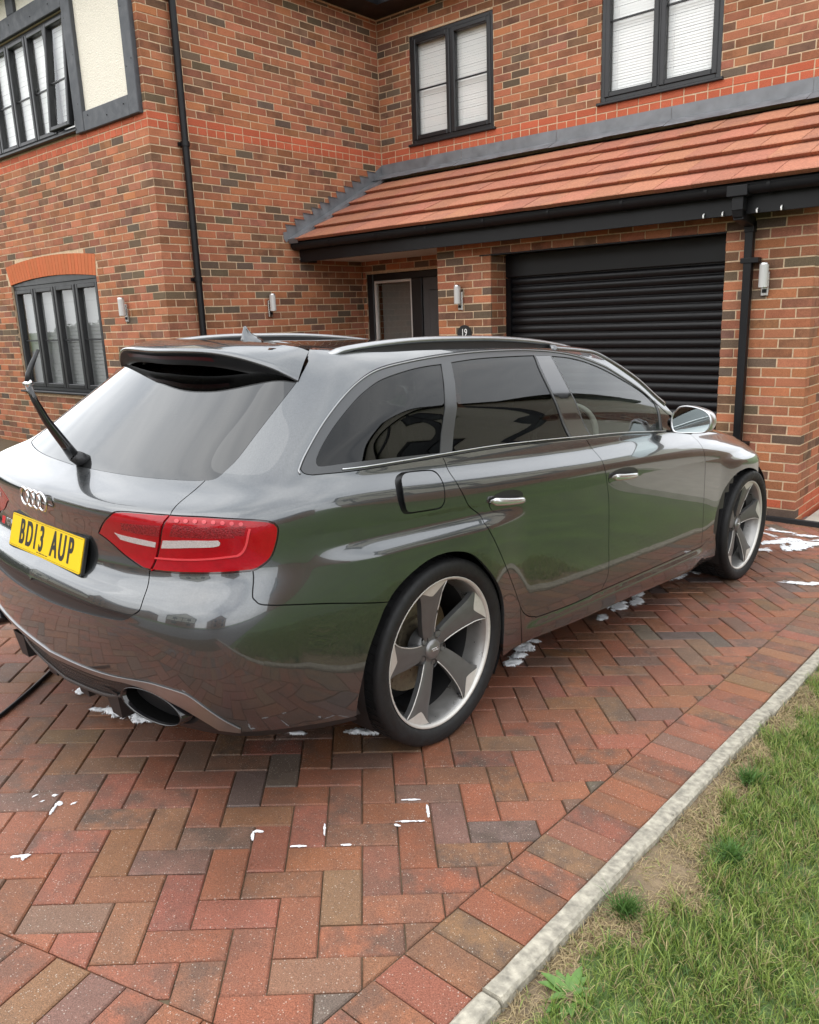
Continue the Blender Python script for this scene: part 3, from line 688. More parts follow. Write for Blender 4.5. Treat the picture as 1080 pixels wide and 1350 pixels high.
# lead: apron over the top course, upstand on the wall, stepped flashing on the side wall
m = MB(); xs_ = [.004+.62*i for i in range(9)]+[5.62]
for i in range(9):
    x0, x1 = xs_[i], xs_[i+1]; e = .004*(i % 2)
    q = [(x0, -.012-e, 3.562), (x1, -.012-e, 3.562), (x1, -.014-e, 3.445), (x0, -.014-e, 3.445)]
    a = RF(x0, sl_-.175, .046+e); b = RF(x1, sl_-.175, .046+e)
    q2 = [(x0, -.050-e, 3.432), (x1, -.050-e, 3.432)]
    m.add(q+q2+[a, b], [(3, 2, 1, 0), (4, 5, 2, 3), (6, 7, 5, 4)])
m.build('lead_apron', M['lead'], house)
m = MB(); cur = None
zs = []; k = 0
pts = []
nst = 11; BW = .105
U_ = lambda s: (RF(0, s, BW)[1], RF(0, s, BW)[2])
for i in range(nst):
    s0 = .04+(sl_-.10)*i/nst; s1 = .04+(sl_-.10)*(i+1)/nst; d = .007+.0015*(i % 2)
    A_, B_ = RF(0, s0-.004, .02), RF(0, s1+.004, .02); u0, u1 = U_(s0-.004), U_(s1+.004)
    tip = (u0[0]-.020, u1[1]+.006)
    m.add([(d, A_[1], A_[2]), (d, B_[1], B_[2]), (d, u1[0], u1[1]), (d, tip[0], tip[1]), (d, u0[0], u0[1])], [(4, 3, 2, 1, 0)])
    m.add([(.003, tip[0], tip[1]+.001), (.003, u1[0], u1[1]+.001), (d+.009, u1[0], u1[1]-.004), (d+.009, tip[0], tip[1]-.004)], [(0, 1, 2, 3), (3, 2, 1, 0)])
uA, A_ = U_(.04), RF(0, .04, .02); A2 = RF(0, -.03, .02)
m.add([(.007, A2[1], A2[2]-.01), (.007, A_[1], A_[2]), (.007, uA[0], uA[1]), (.007, uA[0]-.06, uA[1]-.012), (.007, A2[1]-.035, A2[2]+.03)], [(4, 3, 2, 1, 0)])
uB, B_ = U_(sl_-.06), RF(0, sl_-.06, .02)
m.add([(.0075, B_[1], B_[2]), (.0075, -.006, 3.40), (.0075, -.006, 3.56), (.0075, uB[0]-.01, uB[1]+.01)], [(3, 2, 1, 0)])
A_, B_ = RF(.005, .0, .032), RF(.005, sl_, .032)
m.add([RF(.008, .0, .034), RF(.008, sl_, .034), RF(.155, sl_, .036), RF(.155, .0, .036), RF(.155, sl_, .004), RF(.155, .0, .004), RF(.008, .0, -.02), RF(.155, .0, -.02)], [(3, 2, 1, 0), (5, 4, 2, 3), (6, 7, 3, 0)])
m.build('stepped_flashing', M['lead'], house)
# fascia, gutter, downpipes
MB().box((.03, GYW-.262, 2.372), (5.62, GYW-.240, 2.56)).box((.03, GYW-.2399, 2.372), (.052, GYW-.02, 2.56)).build('fascia', M['black_plastic'], house, bevel=.003)
GYc, GZc, GR = GYW-.325, 2.555, .056
m = MB(); v = []; f = []; na = 12
for x in (.02, 5.66):
    for r in (GR, GR-.004):
        for i in range(na+1):
            a = math.pi+math.pi*i/na; v.append((x, GYc+r*math.cos(a), GZc+r*math.sin(a)))
q = na+1
for i in range(na):
    f += [(i, i+1, 2*q+i+1, 2*q+i), (q+i+1, q+i, 3*q+i, 3*q+i+1), (i+1, i, q+i, q+i+1)]
f += [(0, 2*q, 3*q, q), (na, q+na, 3*q+na, 2*q+na)]
m.add(v, f); m.lathe([(0, .0001), (0, GR)], 24, (.021, GYc, GZc), 'x')
gut = m.build('gutter', M['black_plastic'], house, auto=50)
for x in (.62, 1.30, 1.98, 2.66, 3.34, 4.02, 4.70, 5.15, 5.5):
    m = MB(); prof_ = [(x-.012, 0), (x+.012, 0)]
    v = []; f = []
    for xx in (x-.013, x+.013):
        for i in range(na+1):
            a = math.pi+math.pi*i/na; v.append((xx, GYc+(GR+.005)*math.cos(a), GZc+(GR+.005)*math.sin(a)))
    for i in range(na): f.append((i, i+1, q+i+1, q+i))
    m.add(v, f); m.box((x-.012, GYc-GR-.006, GZc-.004), (x+.012, GYc-GR+.008, GZc+.008)); m.build('gutter_bracket', M['black_plastic'], gut, smooth=False)
dpx = 4.935
pw = .031
def sqpipe(m, pts, w):
    for (p, q2) in zip(pts[:-1], pts[1:]):
        p = np.array(p); q2 = np.array(q2); t = q2-p; t /= np.linalg.norm(t); a = np.array([1., 0, 0]); b = np.cross(t, a); b /= np.linalg.norm(b)
        P_ = [c_+sx_*w*a+sy_*w*b for c_ in (p-t*w*.3, q2+t*w*.3) for sx_, sy_ in ((-1, -1), (1, -1), (1, 1), (-1, 1))]
        m.add(P_, [(0,1,5,4),(1,2,6,5),(2,3,7,6),(3,0,4,7),(3,2,1,0),(4,5,6,7)])
m = MB(); sqpipe(m, [(dpx, GYW-.046, 2.335), (dpx, GYW-.046, -.02)], pw)
dp = m.build('downpipe', M['black_plastic'], house, bevel=.006)
m = MB(); m.box((dpx-.075, GYc-GR-.010, GZc-.065), (dpx+.075, GYc+GR+.008, GZc+.012)); m.box((dpx-.042, GYc-.04, GZc-.16), (dpx+.042, GYc+.042, GZc-.06)); m.build('gutter_outlet', M['black_plastic'], dp, bevel=.006)
m = MB(); sqpipe(m, [(dpx, GYc, GZc-.15), (dpx, GYc+.01, GZc-.19), (dpx, GYW-.05, 2.33), (dpx, GYW-.046, 2.27)], pw+.006); m.build('offset_bend', M['black_plastic'], dp, bevel=.006)
for zc in (2.05, .62): MB().box((dpx-.052, GYW-.084, zc-.02), (dpx+.085, GYW-.004, zc+.02)).build('pipe_bracket', M['black_plastic'], dp, bevel=.004)
m = MB(); m.tube([(.055, -2.90, 5.2), (.055, -2.90, 0.1)], .034, 20); dp2 = m.build('downpipe', M['black_plastic'], house, auto=50)
for zc in (4.72, 3.44, 2.17, .9):
    m = MB(); m.lathe([(-.022, .037), (-.022, .042), (.022, .042), (.022, .037)], 20, (.055, -2.90, zc), 'z'); m.box((.004, -2.955, zc-.016), (.03, -2.845, zc+.016)); m.build('pipe_bracket', M['black_plastic'], dp2, auto=40)
for x in (4.655, 4.80, 5.05, 5.22):
    m = MB(); m.tube([(x, GYW-.268, 2.405), (x, GYW-.285, 2.392), (x+.004, GYW-.292, 2.372)], .006, 8); m.build('cable_clip', M['blind'], house, smooth=True)

# ---- wall lights and house number: things of their own
def wall_light(F, a, z, label):
    o = empty('wall_light', F(a, z, 0), label, 'wall light', 'wall lights'); b0 = np.array(F(a, z, 0))
    G = lambda a_, b_, d_: tuple(np.array(F(a+a_, z+b_, d_))-b0)
    MB().fbox(G, -.028, .028, -.135, .045, 0, .022, .004).build('back_plate', M['steel'], o)
    m = MB(); m.lathe([(-.075, .0001), (-.075, .031), (-.07, .033), (.108, .033), (.112, .030), (.112, .0001)], 24, (0, 0, 0), 'z')
    m.v = [G(p[0], p[2], .062+p[1]) for p in m.v]; m.build('lamp_body', M['steel'], o, auto=40)
    m = MB(); m.lathe([(-.070, .0336), (.098, .0336)], 24, (0, 0, 0), 'z')
    m.v = [G(p[0], p[2], .062+p[1]) for p in m.v if True]; 
    keep_ = [q_ for q_ in m.f if sum((m.v[i][0]*0+1) for i in q_) and True]
    m.build('lens', M['lens'], o, smooth=True)
    MB().fbox(G, -.016, .016, -.112, -.085, .020, .034, .004).build('sensor', M['black_plastic'], o)
    return o
wall_light(F_S, 1.958, 1.915, 'steel wall light on the side wall right of the round downpipe')
wall_light(F_F, .735, 1.915, 'steel wall light beside the arched ground-floor window')
wall_light(F_G, 2.11, 1.905, 'steel wall light on the pier left of the garage door')
wall_light(F_G, 5.06, 1.915, 'steel wall light right of the square downpipe')
def text_obj(name, s, size, mat, parent, M4, extrude=.001, sx=1., bold=0., align='CENTER', spacing=1.):
    cu = bpy.data.curves.new(name, 'FONT'); cu.body = s; cu.size = size; cu.extrude = extrude; cu.align_x = align; cu.align_y = 'CENTER'; cu.offset = bold; cu.space_character = spacing
    t = bpy.data.objects.new(name, cu); COL.objects.link(t); dg = bpy.context.evaluated_depsgraph_get()
    me = bpy.data.meshes.new_from_object(t.evaluated_get(dg)); bpy.data.objects.remove(t); bpy.data.curves.remove(cu)
    me.transform(Matrix.Diagonal((sx, 1, 1, 1))); me.transform(M4); me.materials.clear(); me.materials.append(mat)
    o = bpy.data.objects.new(name, me); COL.objects.link(o); o.parent = parent; return o
hn = empty('house_number_sign', (2.15, GYW, 1.535), 'round-topped black house number sign reading 19 on the brick pier', 'sign')
v = []; f = []
for d in (-.0, -.012):
    v += [(-.088, d, -.10), (.088, d, -.10)]+[(.088*math.cos(a), d, .088*math.sin(a)) for a in np.linspace(0, math.pi, 25)]
n = 27; f = [tuple(range(n))[::-1], tuple(range(n, 2*n))]+[(i, (i+1) % n, n+(i+1) % n, n+i) for i in range(n)]
M['white_paint'] = simple('white_paint', (.8, .8, .78), .4)
mk('plaque', v, f, simple('black_slate', (.015, .015, .016), .35), hn)
MX = Matrix(((1, 0, 0, 0), (0, 0, -1, -.0125), (0, 1, 0, .012), (0, 0, 0, 1)))
text_obj('numerals', '19', .098, M['white_paint'], hn, MX, .0008, sx=.8)
# threshold slab and path beside the garage pier
MB().box((GX[3]+.045, -1.16, -.12), (8.3, 3., .012)).build('path_slab', M['slab'], None, bevel=.004)['kind'] = 'structure'
MB().box((GX[0], GYW-.055, -.06), (GX[3]+.6, GYW-.012, gz(3.6, GYW)+.006)).build('drain_channel', M['dark'], None)['kind'] = 'structure'

# ------------------------------------------------------------------ car body surface: outlines in surface coordinates
UVT={
'dlo_bot':[(0.2452,0.7216),(0.2989,0.7112),(0.3532,0.7140),(0.3987,0.7206),(0.4475,0.7269),(0.4876,0.7246),(0.5249,0.7194),(0.5584,0.7193),(0.5848,0.7126),(0.6065,0.7066)],
'dlo_rear':[(0.2452,0.7216),(0.2309,0.7303),(0.2203,0.7429),(0.2163,0.7540),(0.2088,0.7863),(0.2023,0.8364),(0.2066,0.8881),(0.2215,0.9306),(0.2457,0.9560),(0.2910,0.9718),(0.3636,0.9835),(0.4307,0.9919),(0.4840,0.9967),(0.5105,0.9959),(0.5292,0.9915),(0.5451,0.9829),(0.5623,0.9635),(0.5729,0.9446),(0.5942,0.8895),(0.6076,0.8339),(0.6160,0.8033)],
'qglass':[(0.2303,0.7641),(0.2380,0.7511),(0.2515,0.7442),(0.3088,0.7423),(0.3738,0.7393),(0.3952,0.7368),(0.3754,0.9582),(0.3029,0.9463),(0.2541,0.9227),(0.2337,0.8918),(0.2249,0.8618),(0.2213,0.8221),(0.2247,0.7873)],
'rglass':[(0.4073,0.7340),(0.3977,0.9614),(0.4497,0.9697),(0.4844,0.9730),(0.5077,0.9749),(0.5063,0.9313),(0.5082,0.8404),(0.5125,0.7249),(0.4616,0.7321)],
'bpil':[(0.5087,0.9731),(0.5211,0.9749),(0.5223,0.9138),(0.5252,0.8209),(0.5293,0.7286),(0.5144,0.7282),(0.5097,0.8400),(0.5079,0.9313)],
'fglass':[(0.5224,0.9742),(0.5424,0.9683),(0.5637,0.9443),(0.5855,0.9002),(0.6035,0.8527),(0.6036,0.8006),(0.6011,0.7316),(0.5533,0.7263),(0.5309,0.7268),(0.5265,0.8207),(0.5236,0.9139)],
'mtri':[(0.6049,0.8494),(0.6157,0.8003),(0.6132,0.7183),(0.6027,0.7258),(0.6054,0.8005)],
'rdoor_rear':[(0.3987,0.7206),(0.4043,0.6849),(0.4114,0.6117),(0.4149,0.5431),(0.4197,0.4522),(0.4294,0.3942),(0.4310,0.3576),(0.4404,0.2955),(0.4548,0.2061),(0.4622,0.1599),(0.4675,0.1233),(0.4707,0.1077),(0.4751,0.0957),(0.4807,0.0887)],
'door_bot_r':[(0.4807,0.0887),(0.4839,0.0858),(0.5140,0.0822),(0.5365,0.0855)],
'door_div':[(0.5249,0.7194),(0.5279,0.6616),(0.5296,0.5883),(0.5300,0.4999),(0.5342,0.3842),(0.5367,0.3205),(0.5399,0.2035),(0.5419,0.1231),(0.5365,0.0855)],
'door_bot_f':[(0.5365,0.0855),(0.5436,0.0857),(0.6015,0.0869),(0.6518,0.0864)],
'fdoor_front':[(0.6518,0.0864),(0.6511,0.1410),(0.6462,0.2776),(0.6440,0.4048),(0.6421,0.5155),(0.6412,0.6024),(0.6395,0.6740)],
'belt_f':[(0.6065,0.7066),(0.6233,0.6937),(0.6395,0.6740)],
'fuel':[(0.3657,0.6433),(0.3665,0.6578),(0.3697,0.6654),(0.3798,0.6658),(0.3900,0.6632),(0.3950,0.6546),(0.3990,0.6351),(0.4014,0.6033),(0.4018,0.5645),(0.4010,0.5229),(0.3997,0.4964),(0.3974,0.4774),(0.3942,0.4739),(0.3818,0.4790),(0.3713,0.4856),(0.3685,0.4982),(0.3681,0.5235),(0.3677,0.5939)],
'fuel_hole':[(0.3617,0.6431),(0.3620,0.6608),(0.3652,0.6724),(0.3794,0.6708),(0.3899,0.6666),(0.3956,0.6581),(0.3997,0.6376),(0.4020,0.6045),(0.4024,0.5638),(0.4016,0.5221),(0.4002,0.4919),(0.3976,0.4718),(0.3941,0.4692),(0.3817,0.4740),(0.3699,0.4790),(0.3662,0.4952),(0.3654,0.5268),(0.3642,0.5971)],
'sill_bot':[(0.4555,0.0296),(0.4679,0.0373),(0.4862,0.0423),(0.5156,0.0365),(0.5567,0.0347),(0.6073,0.0263),(0.6532,0.0205),(0.6928,0.0144)],
'qp_front_low':[(0.4523,0.0617),(0.4555,0.0296)],
'rarch':[(0.3168,0.0494),(0.3290,0.1019),(0.3379,0.1528),(0.3468,0.1971),(0.3547,0.2371),(0.3663,0.2716),(0.3824,0.3013),(0.3950,0.3107),(0.4081,0.3060),(0.4216,0.2845),(0.4360,0.2327),(0.4457,0.1874),(0.4504,0.1491),(0.4518,0.1136),(0.4523,0.0617)],
'bseam':[(0.1933,0.4064),(0.2005,0.3326),(0.2073,0.3118),(0.2205,0.2966),(0.2678,0.2786),(0.3121,0.2601),(0.3547,0.2371)],
'bump_bot':[(0.3168,0.0494),(0.3107,0.0490),(0.2642,0.0531),(0.2053,0.0551),(0.1802,0.0556)],
'strip_top':[(0.0000,0.1131),(0.0000,0.0994),(0.0000,0.0929),(0.0025,0.0919),(0.0201,0.0979),(0.0420,0.1070),(0.0692,0.1186),(0.0886,0.1233),(0.1184,0.1212),(0.1316,0.1138),(0.1572,0.0879),(0.1681,0.0773),(0.1825,0.0641)],
'strip_bot':[(0.0000,0.1031),(0.0000,0.0887),(0.0000,0.0833),(0.0012,0.0824),(0.0184,0.0877),(0.0402,0.0972),(0.0582,0.1052),(0.0804,0.1063),(0.1050,0.0968),(0.1225,0.0869),(0.1395,0.0735),(0.1541,0.0590)],
'mesh_bot':[(0.0000,0.0901),(0.0000,0.0597),(0.0000,0.0597),(0.0078,0.0595),(0.0272,0.0665),(0.0520,0.0824)],
'tg_bot':[(0.0000,0.2707),(0.0032,0.2590),(0.0260,0.2566),(0.0542,0.2522),(0.0686,0.2508),(0.0735,0.2522)],
'tg_right_low':[(0.0748,0.4077),(0.0737,0.3968),(0.0777,0.3272),(0.0788,0.2733),(0.0735,0.2522)],
'bump_top':[(0.0000,0.2461),(0.0000,0.2058),(0.0110,0.2090),(0.0360,0.2196),(0.0596,0.2297),(0.0683,0.2396),(0.0735,0.2522)],
'glass_bot':[(0.0000,0.7285),(0.0000,0.7187),(0.0000,0.7158),(0.0000,0.7163),(0.0082,0.7181),(0.0260,0.7196),(0.0580,0.7239),(0.0772,0.7257),(0.1013,0.7277)],
'glass_right':[(0.1013,0.7277),(0.1131,0.7337),(0.1171,0.7514),(0.1202,0.7743),(0.1188,0.8179),(0.1195,0.8646),(0.1222,0.9051),(0.1220,0.9375),(0.1197,0.9637),(0.1104,0.9763)],
'tg_right_up':[(0.1013,0.7277),(0.1009,0.6737),(0.1049,0.6038)],
'lamp_in':[(0.1049,0.6038),(0.0749,0.5997),(0.0533,0.5899),(0.0466,0.5631),(0.0384,0.5219),(0.0331,0.4905),(0.0397,0.4731),(0.0508,0.4401),(0.0647,0.4143),(0.0694,0.4094),(0.0748,0.4082)],
'lamp_div':[(0.1049,0.6038),(0.0879,0.4939),(0.0748,0.4082)],
'lamp_top':[(0.1049,0.6038),(0.1450,0.6025),(0.1890,0.5878),(0.2217,0.5689),(0.2329,0.5530),(0.2350,0.5303),(0.2267,0.4812),(0.2155,0.4339),(0.2019,0.4128),(0.1933,0.4064)],
'lamp_bot':[(0.1933,0.4064),(0.1752,0.4095),(0.1324,0.4129),(0.1023,0.4107),(0.0748,0.4077)],
'farch':[(0.6928,0.0144),(0.6720,0.1190),(0.6780,0.2230),(0.6887,0.2781),(0.7084,0.3287),(0.7392,0.3400),(0.7773,0.2957),(0.7876,0.2228),(0.7896,0.1643)],
'lampA':[(0.0473,0.5058),(0.0520,0.5022),(0.0654,0.5003),(0.0847,0.4972),(0.0823,0.4813),(0.0637,0.4831),(0.0506,0.4871)],
'lampB':[(0.0929,0.5064),(0.1233,0.5141),(0.1577,0.5145),(0.1594,0.5066),(0.1532,0.4949),(0.1203,0.4908),(0.0886,0.4816)],
'ledA':[(0.0560,0.5456),(0.0963,0.5590),(0.0899,0.5175),(0.0672,0.5173),(0.0546,0.5216)],
'ledB':[(0.1104,0.5679),(0.1974,0.5568),(0.1909,0.5245),(0.1779,0.5256),(0.1725,0.5200),(0.1021,0.5232)],
'lineC':[(0.1994,0.5473),(0.2021,0.5457),(0.1883,0.4830),(0.1776,0.4598),(0.1624,0.4579),(0.0795,0.4467),(0.0802,0.4517),(0.1618,0.4632),(0.1756,0.4652),(0.1864,0.4875)],
'ledrow':[(0.1148,0.5823),(0.1255,0.5829),(0.1363,0.5826),(0.1473,0.5813),(0.1583,0.5791),(0.1694,0.5755),(0.1804,0.5716),(0.1915,0.5670)],
'sens1':[(0.1100,0.1936),(0.1155,0.1949),(0.1170,0.1889),(0.1149,0.1811),(0.1097,0.1791),(0.1084,0.1857)],
'torn':[(0.2498,0.5899),(0.3114,0.5831),(0.3616,0.5563),(0.4113,0.5523),(0.4702,0.5357),(0.5188,0.5210),(0.5759,0.5409),(0.6407,0.5551)]}
# rows: zr, yc(rear centre y), side z at (y=-.5,.6,1.6,2.4,2.9,3.35), side w at same + corner
CYS=[-.62,-.38,0.,.45,1.0,1.6,2.15,2.55,2.9,3.2,3.42]
def lerp(x,xs,ys): return np.interp(x,xs,ys)
CROWS=[
# zr,  yc,   crown@.52 , corner w, ws rear(-.45), ws mid, ws front(2.9), z side(-.4), z mid(1), z A(2.2), z front(3.1)
(.15,-.80, .03,.76, .84,.83,.82, .155,.15,.15,.16),
(.205,-.885,.03,.815,.893,.892,.88,.19,.185,.18,.20),
(.30,-.945,.03,.84,.905,.913,.90,.28,.27,.27,.30),
(.42,-.975,.03,.865,.908,.9145,.905,.40,.39,.39,.40),
(.53,-.990,.032,.872,.910,.915,.908,.52,.51,.50,.50),
(.615,-.990,.034,.875,.908,.916,.910,.62,.62,.60,.58),
(.665,-.968,.036,.868,.901,.9175,.908,.70,.72,.69,.64),
(.695,-.935,.038,.862,.895,.918,.905,.77,.79,.76,.70),
(.75,-.928,.040,.858,.891,.920,.885,.82,.84,.81,.735),
(.82,-.942,.042,.855,.888,.919,.862,.865,.872,.845,.760),
(.876,-.968,.047,.848,.883,.908,.832,.905,.90,.870,.778),
(.912,-.955,.055,.830,.876,.893,.795,.945,.935,.90,.796),
(.94,-.86,.055,.798,.868,.882,.755,.985,.975,.935,.812),
(.985,-.785,.050,.780,.855,.868,.735,1.025,1.015,.965,.835),
(1.10,-.648,.052,.755,.815,.815,.70,1.115,1.10,1.04,.85),
(1.21,-.520,.060,.72,.765,.762,.66,1.205,1.195,1.12,.88),
(1.285,-.438,.068,.685,.715,.712,.62,1.275,1.28,1.2,.92),
(1.335,-.375,.072,.65,.665,.672,.59,1.318,1.345,1.26,.95),
(1.352,-.340,.072,.62,.625,.640,.56,1.338,1.368,1.29,.96),
]
def net():
    N=[]
    for (zr,yc,cr,wc,wr,wm,wf,z0,z1,z2,z3) in CROWS:
        r=[(0,yc,zr),(.26,yc+.15*cr,zr),(.50,yc+cr,zr+.05*(z0-zr)),(wc-.16,yc+cr+.05,zr+.2*(z0-zr)),(wc-.045,yc+cr+.125,zr+.45*(z0-zr)),(wc+.25*(wr-wc),yc+cr+.24,zr+.7*(z0-zr))]
        ysta=yc+cr+.24
        for y in CYS:
            y2=y if y>.5 else lerp(y,[-.62,.5],[ysta+.14,.5])
            w=lerp(y2,[-.45,.2,1.,2.,2.6,2.95,3.25,3.42],[wr,wr*.3+wm*.7,wm,wm*.85+wf*.15,wm*.3+wf*.7,wf-.004,wf-.115,wf-.24])
            z=lerp(y2,[-.5,1,2.2,2.75,3.1,3.4],[z0,z1,z2,z2*.42+z3*.58,z3,z3-.03*min(1,z3/.8)])
            r.append((w,y2,z))
        r+= [(wf-.40,3.53,z3-.02),(wf-.60,3.62,z3-.03),(0,3.68,z3-.03)]
        N.append(r)
    return np.array(N,float)
CNET=net()
NV,NU=CNET.shape[:2]
def basis(n,t):
    # clamped uniform cubic, t in [0,1] -> (idx, 4 weights)
    t=np.clip(np.asarray(t,float),0,1)
    kn=np.concatenate([[0]*3,np.linspace(0,1,n-2),[1]*3])
    i=np.clip((t*(n-3)).astype(int),0,n-4)+3
    B=[np.ones_like(t)]
    for d in range(1,4):
        NB=[np.zeros_like(t) for _ in range(d+1)]
        for r in range(d):
            a=kn[i+r+1-d]; b=kn[i+r+1]
            den=np.where(b-a==0,1,b-a)
            q=B[r]/den
            NB[r]=NB[r]+(b-t)*q
            NB[r+1]=NB[r+1]+(t-a)*q
        B=NB
    return i-3,np.stack(B,-1)
def sm(x): x=np.clip(x,0,1); return x*x*(3-2*x)
def cbase(u,v):
    iu,bu=basis(NU,u); iv,bv=basis(NV,v)
    u=np.asarray(u,float); out=np.zeros(u.shape+(3,))
    for a in range(4):
        for b in range(4):
            out+=(bv[...,a]*bu[...,b])[...,None]*CNET[iv+a,iu+b]
    return out
HUBS=((0.,.334),(2.813,.334))
def CS(u,v):
    p=cbase(u,v); y=p[...,1]; z=p[...,2]; w=p[...,0]
    side=sm((w-.78)/.08)
    d=np.zeros_like(y)
    for k,(hy,hz) in enumerate(HUBS):
        lo=hy-(.60 if k==0 else .50); hi=hy+(.50 if k==0 else .60)
        a=sm((y-lo)/(.30 if k==0 else .30))*sm((hi-y)/(.34 if k==0 else .30))
        g=sm((.80-z)/.055)
        d=d+a*g*(.030 if k==0 else .020)
    zt=np.interp(y,[-.9,-.64,.04,.47,.9,1.48,2.0,2.9,3.3],[.925,.917,.898,.887,.879,.878,.872,.838,.81])
    q=(z-zt)/.075
    d=d+sm((y+.72)/.25)*.0075*np.clip(1-np.sqrt(q*q+.0036),0,1)
    d=d-.024*sm((z-zt-.014)/.07)*sm((y+.75)/.35)*sm((2.9-y)/.5)
    # lower door scallop
    door=sm((y-.42)/.2)*sm((2.28-y)/.2)
    d=d-door*.0015*np.exp(-((z-.46)/.13)**2)
    # sill step outward
    d=d+door*.013*sm((.312-z)/.036)
    rec=-.015*sm((.674-z)/.024)*sm((z-.588)/.02)*sm((.60-w)/.22)*(y<-.5)
    p=p.copy(); p[...,1]=y+rec; p[...,0]=w+d*side
    return p

# ------------------------------------------------------------------ the estate car
car = empty('estate_car', (0, 0, 0), 'dark grey metallic estate car parked on the brick drive facing the garage', 'car')
_A = np.array([[.9991671, -.0336903, -.0230239], [.0323842, .9979653, -.0549231], [.0248274, .0541317, .9982251]]); _O = np.array([4.6132411, -5.8874241, .2763662])
car.matrix_world = Matrix(((_A[0][0], _A[1][0], _A[2][0], _O[0]), (_A[0][1], _A[1][1], _A[2][1], _O[1]), (_A[0][2], _A[1][2], _A[2][2], _O[2]), (0, 0, 0, 1)))
def paint_mat():
    m, t, b = node_mat('grey_pearl_paint'); L = t.links.new
    b.inputs['Base Color'].default_value = (.082, .088, .092, 1); b.inputs['Metallic'].default_value = .88; b.inputs['Roughness'].default_value = .27
    b.inputs['Coat Weight'].default_value = 1.; b.inputs['Coat Roughness'].default_value = .012; b.inputs['Coat IOR'].default_value = 1.72
    g = t.nodes.new('ShaderNodeTexCoord'); v = t.nodes.new('ShaderNodeTexVoronoi'); v.inputs['Scale'].default_value = 900.
    L(g.outputs['Object'], v.inputs['Vector'])
    r = t.nodes.new('ShaderNodeMapRange'); r.inputs['To Min'].default_value = .80; r.inputs['To Max'].default_value = 1.2
    s = t.nodes.new('ShaderNodeSeparateColor'); L(v.outputs['Color'], s.inputs['Color']); L(s.outputs['Red'], r.inputs['Value'])
    k = t.nodes.new('ShaderNodeVectorMath'); k.operation = 'SCALE'; k.inputs[0].default_value = (.082, .088, .092); L(r.outputs['Result'], k.inputs['Scale']); L(k.outputs['Vector'], b.inputs['Base Color'])
    n = t.nodes.new('ShaderNodeTexNoise'); n.inputs['Scale'].default_value = 5.; n.inputs['Detail'].default_value = 5; L(g.outputs['Object'], n.inputs['Vector'])
    r2 = t.nodes.new('ShaderNodeMapRange'); r2.inputs['From Min'].default_value = .45; r2.inputs['From Max'].default_value = .75; r2.inputs['To Min'].default_value = .004; r2.inputs['To Max'].default_value = .03
    L(n.outputs['Fac'], r2.inputs['Value']); L(r2.outputs['Result'], b.inputs['Coat Roughness'])
    return m
M['paint'] = paint_mat()
M['tint'] = thin_glass('privacy_glass', (.04, .042, .04), .72)
M['clear'] = thin_glass('door_glass', (.55, .59, .56), .95)
M['rearglass'] = thin_glass('rear_glass', (.04, .042, .043), 1.55)
M['gloss_black'] = simple('gloss_black', (.008, .008, .009), .08, coat=.6)
M['satin_black'] = simple('satin_black', (.014, .014, .015), .42)
M['trim'] = simple('dark_satin_trim', (.06, .062, .064), .30, metal=.4)
M['rail'] = simple('rail_aluminium', (.36, .365, .37), .34, metal=1., noise=.05, nscale=40)
M['trim2'] = simple('window_bead', (.30, .305, .31), .3, metal=.8)
M['alu'] = simple('matte_aluminium', (.56, .57, .58), .30, metal=1., noise=.05, nscale=40)
M['bore_shade'] = simple('bore_shade', (.002, .002, .002), .95, spec=.05)  # near-black colour stands in for the shade inside the tailpipe
M['chrome'] = simple('chrome', (.75, .75, .75), .07, metal=1.)
M['rubber'] = simple('tyre_rubber', (.010, .010, .0105), .62, spec=.35, noise=.25, nscale=50, bump=.0006, bscale=220)
M['rimgrey'] = simple('titanium_rim', (.125, .125, .124), .38, metal=.5, noise=.08, nscale=30)
M['machined'] = simple('machined_rim', (.60, .585, .55), .46, metal=.55, noise=.06, nscale=80)
M['barrel'] = simple('rim_barrel', (.30, .295, .285), .33, metal=.7, noise=.12, nscale=25)
M['disc'] = simple('brake_disc', (.22, .185, .13), .42, metal=.8, noise=.3, nscale=60)
M['lamp_red'] = simple('red_lens', (.30, .001, .0065), .12, coat=.35, spec=.25, coat_rough=.01, noise=.12, nscale=40, bump=.0006, bscale=160)
M['lamp_red2'] = simple('red_reflector', (.20, .006, .010), .2, coat=.3, spec=.3, noise=.5, nscale=200, bump=.003, bscale=260)
M['lamp_dark'] = simple('lamp_divider', (.05, .004, .006), .2, coat=1.)
M['led_dot'] = simple('led_dot', (.50, .05, .06), .12)
M['lamp_white'] = simple('reverse_lens', (.46, .43, .42), .18, coat=.4, noise=.22, nscale=300, bump=.001, bscale=380)
M['yellow'] = simple('plate_yellow', (.78, .52, .005), .35)
M['seat'] = simple('seat_leather', (.03, .03, .031), .55)

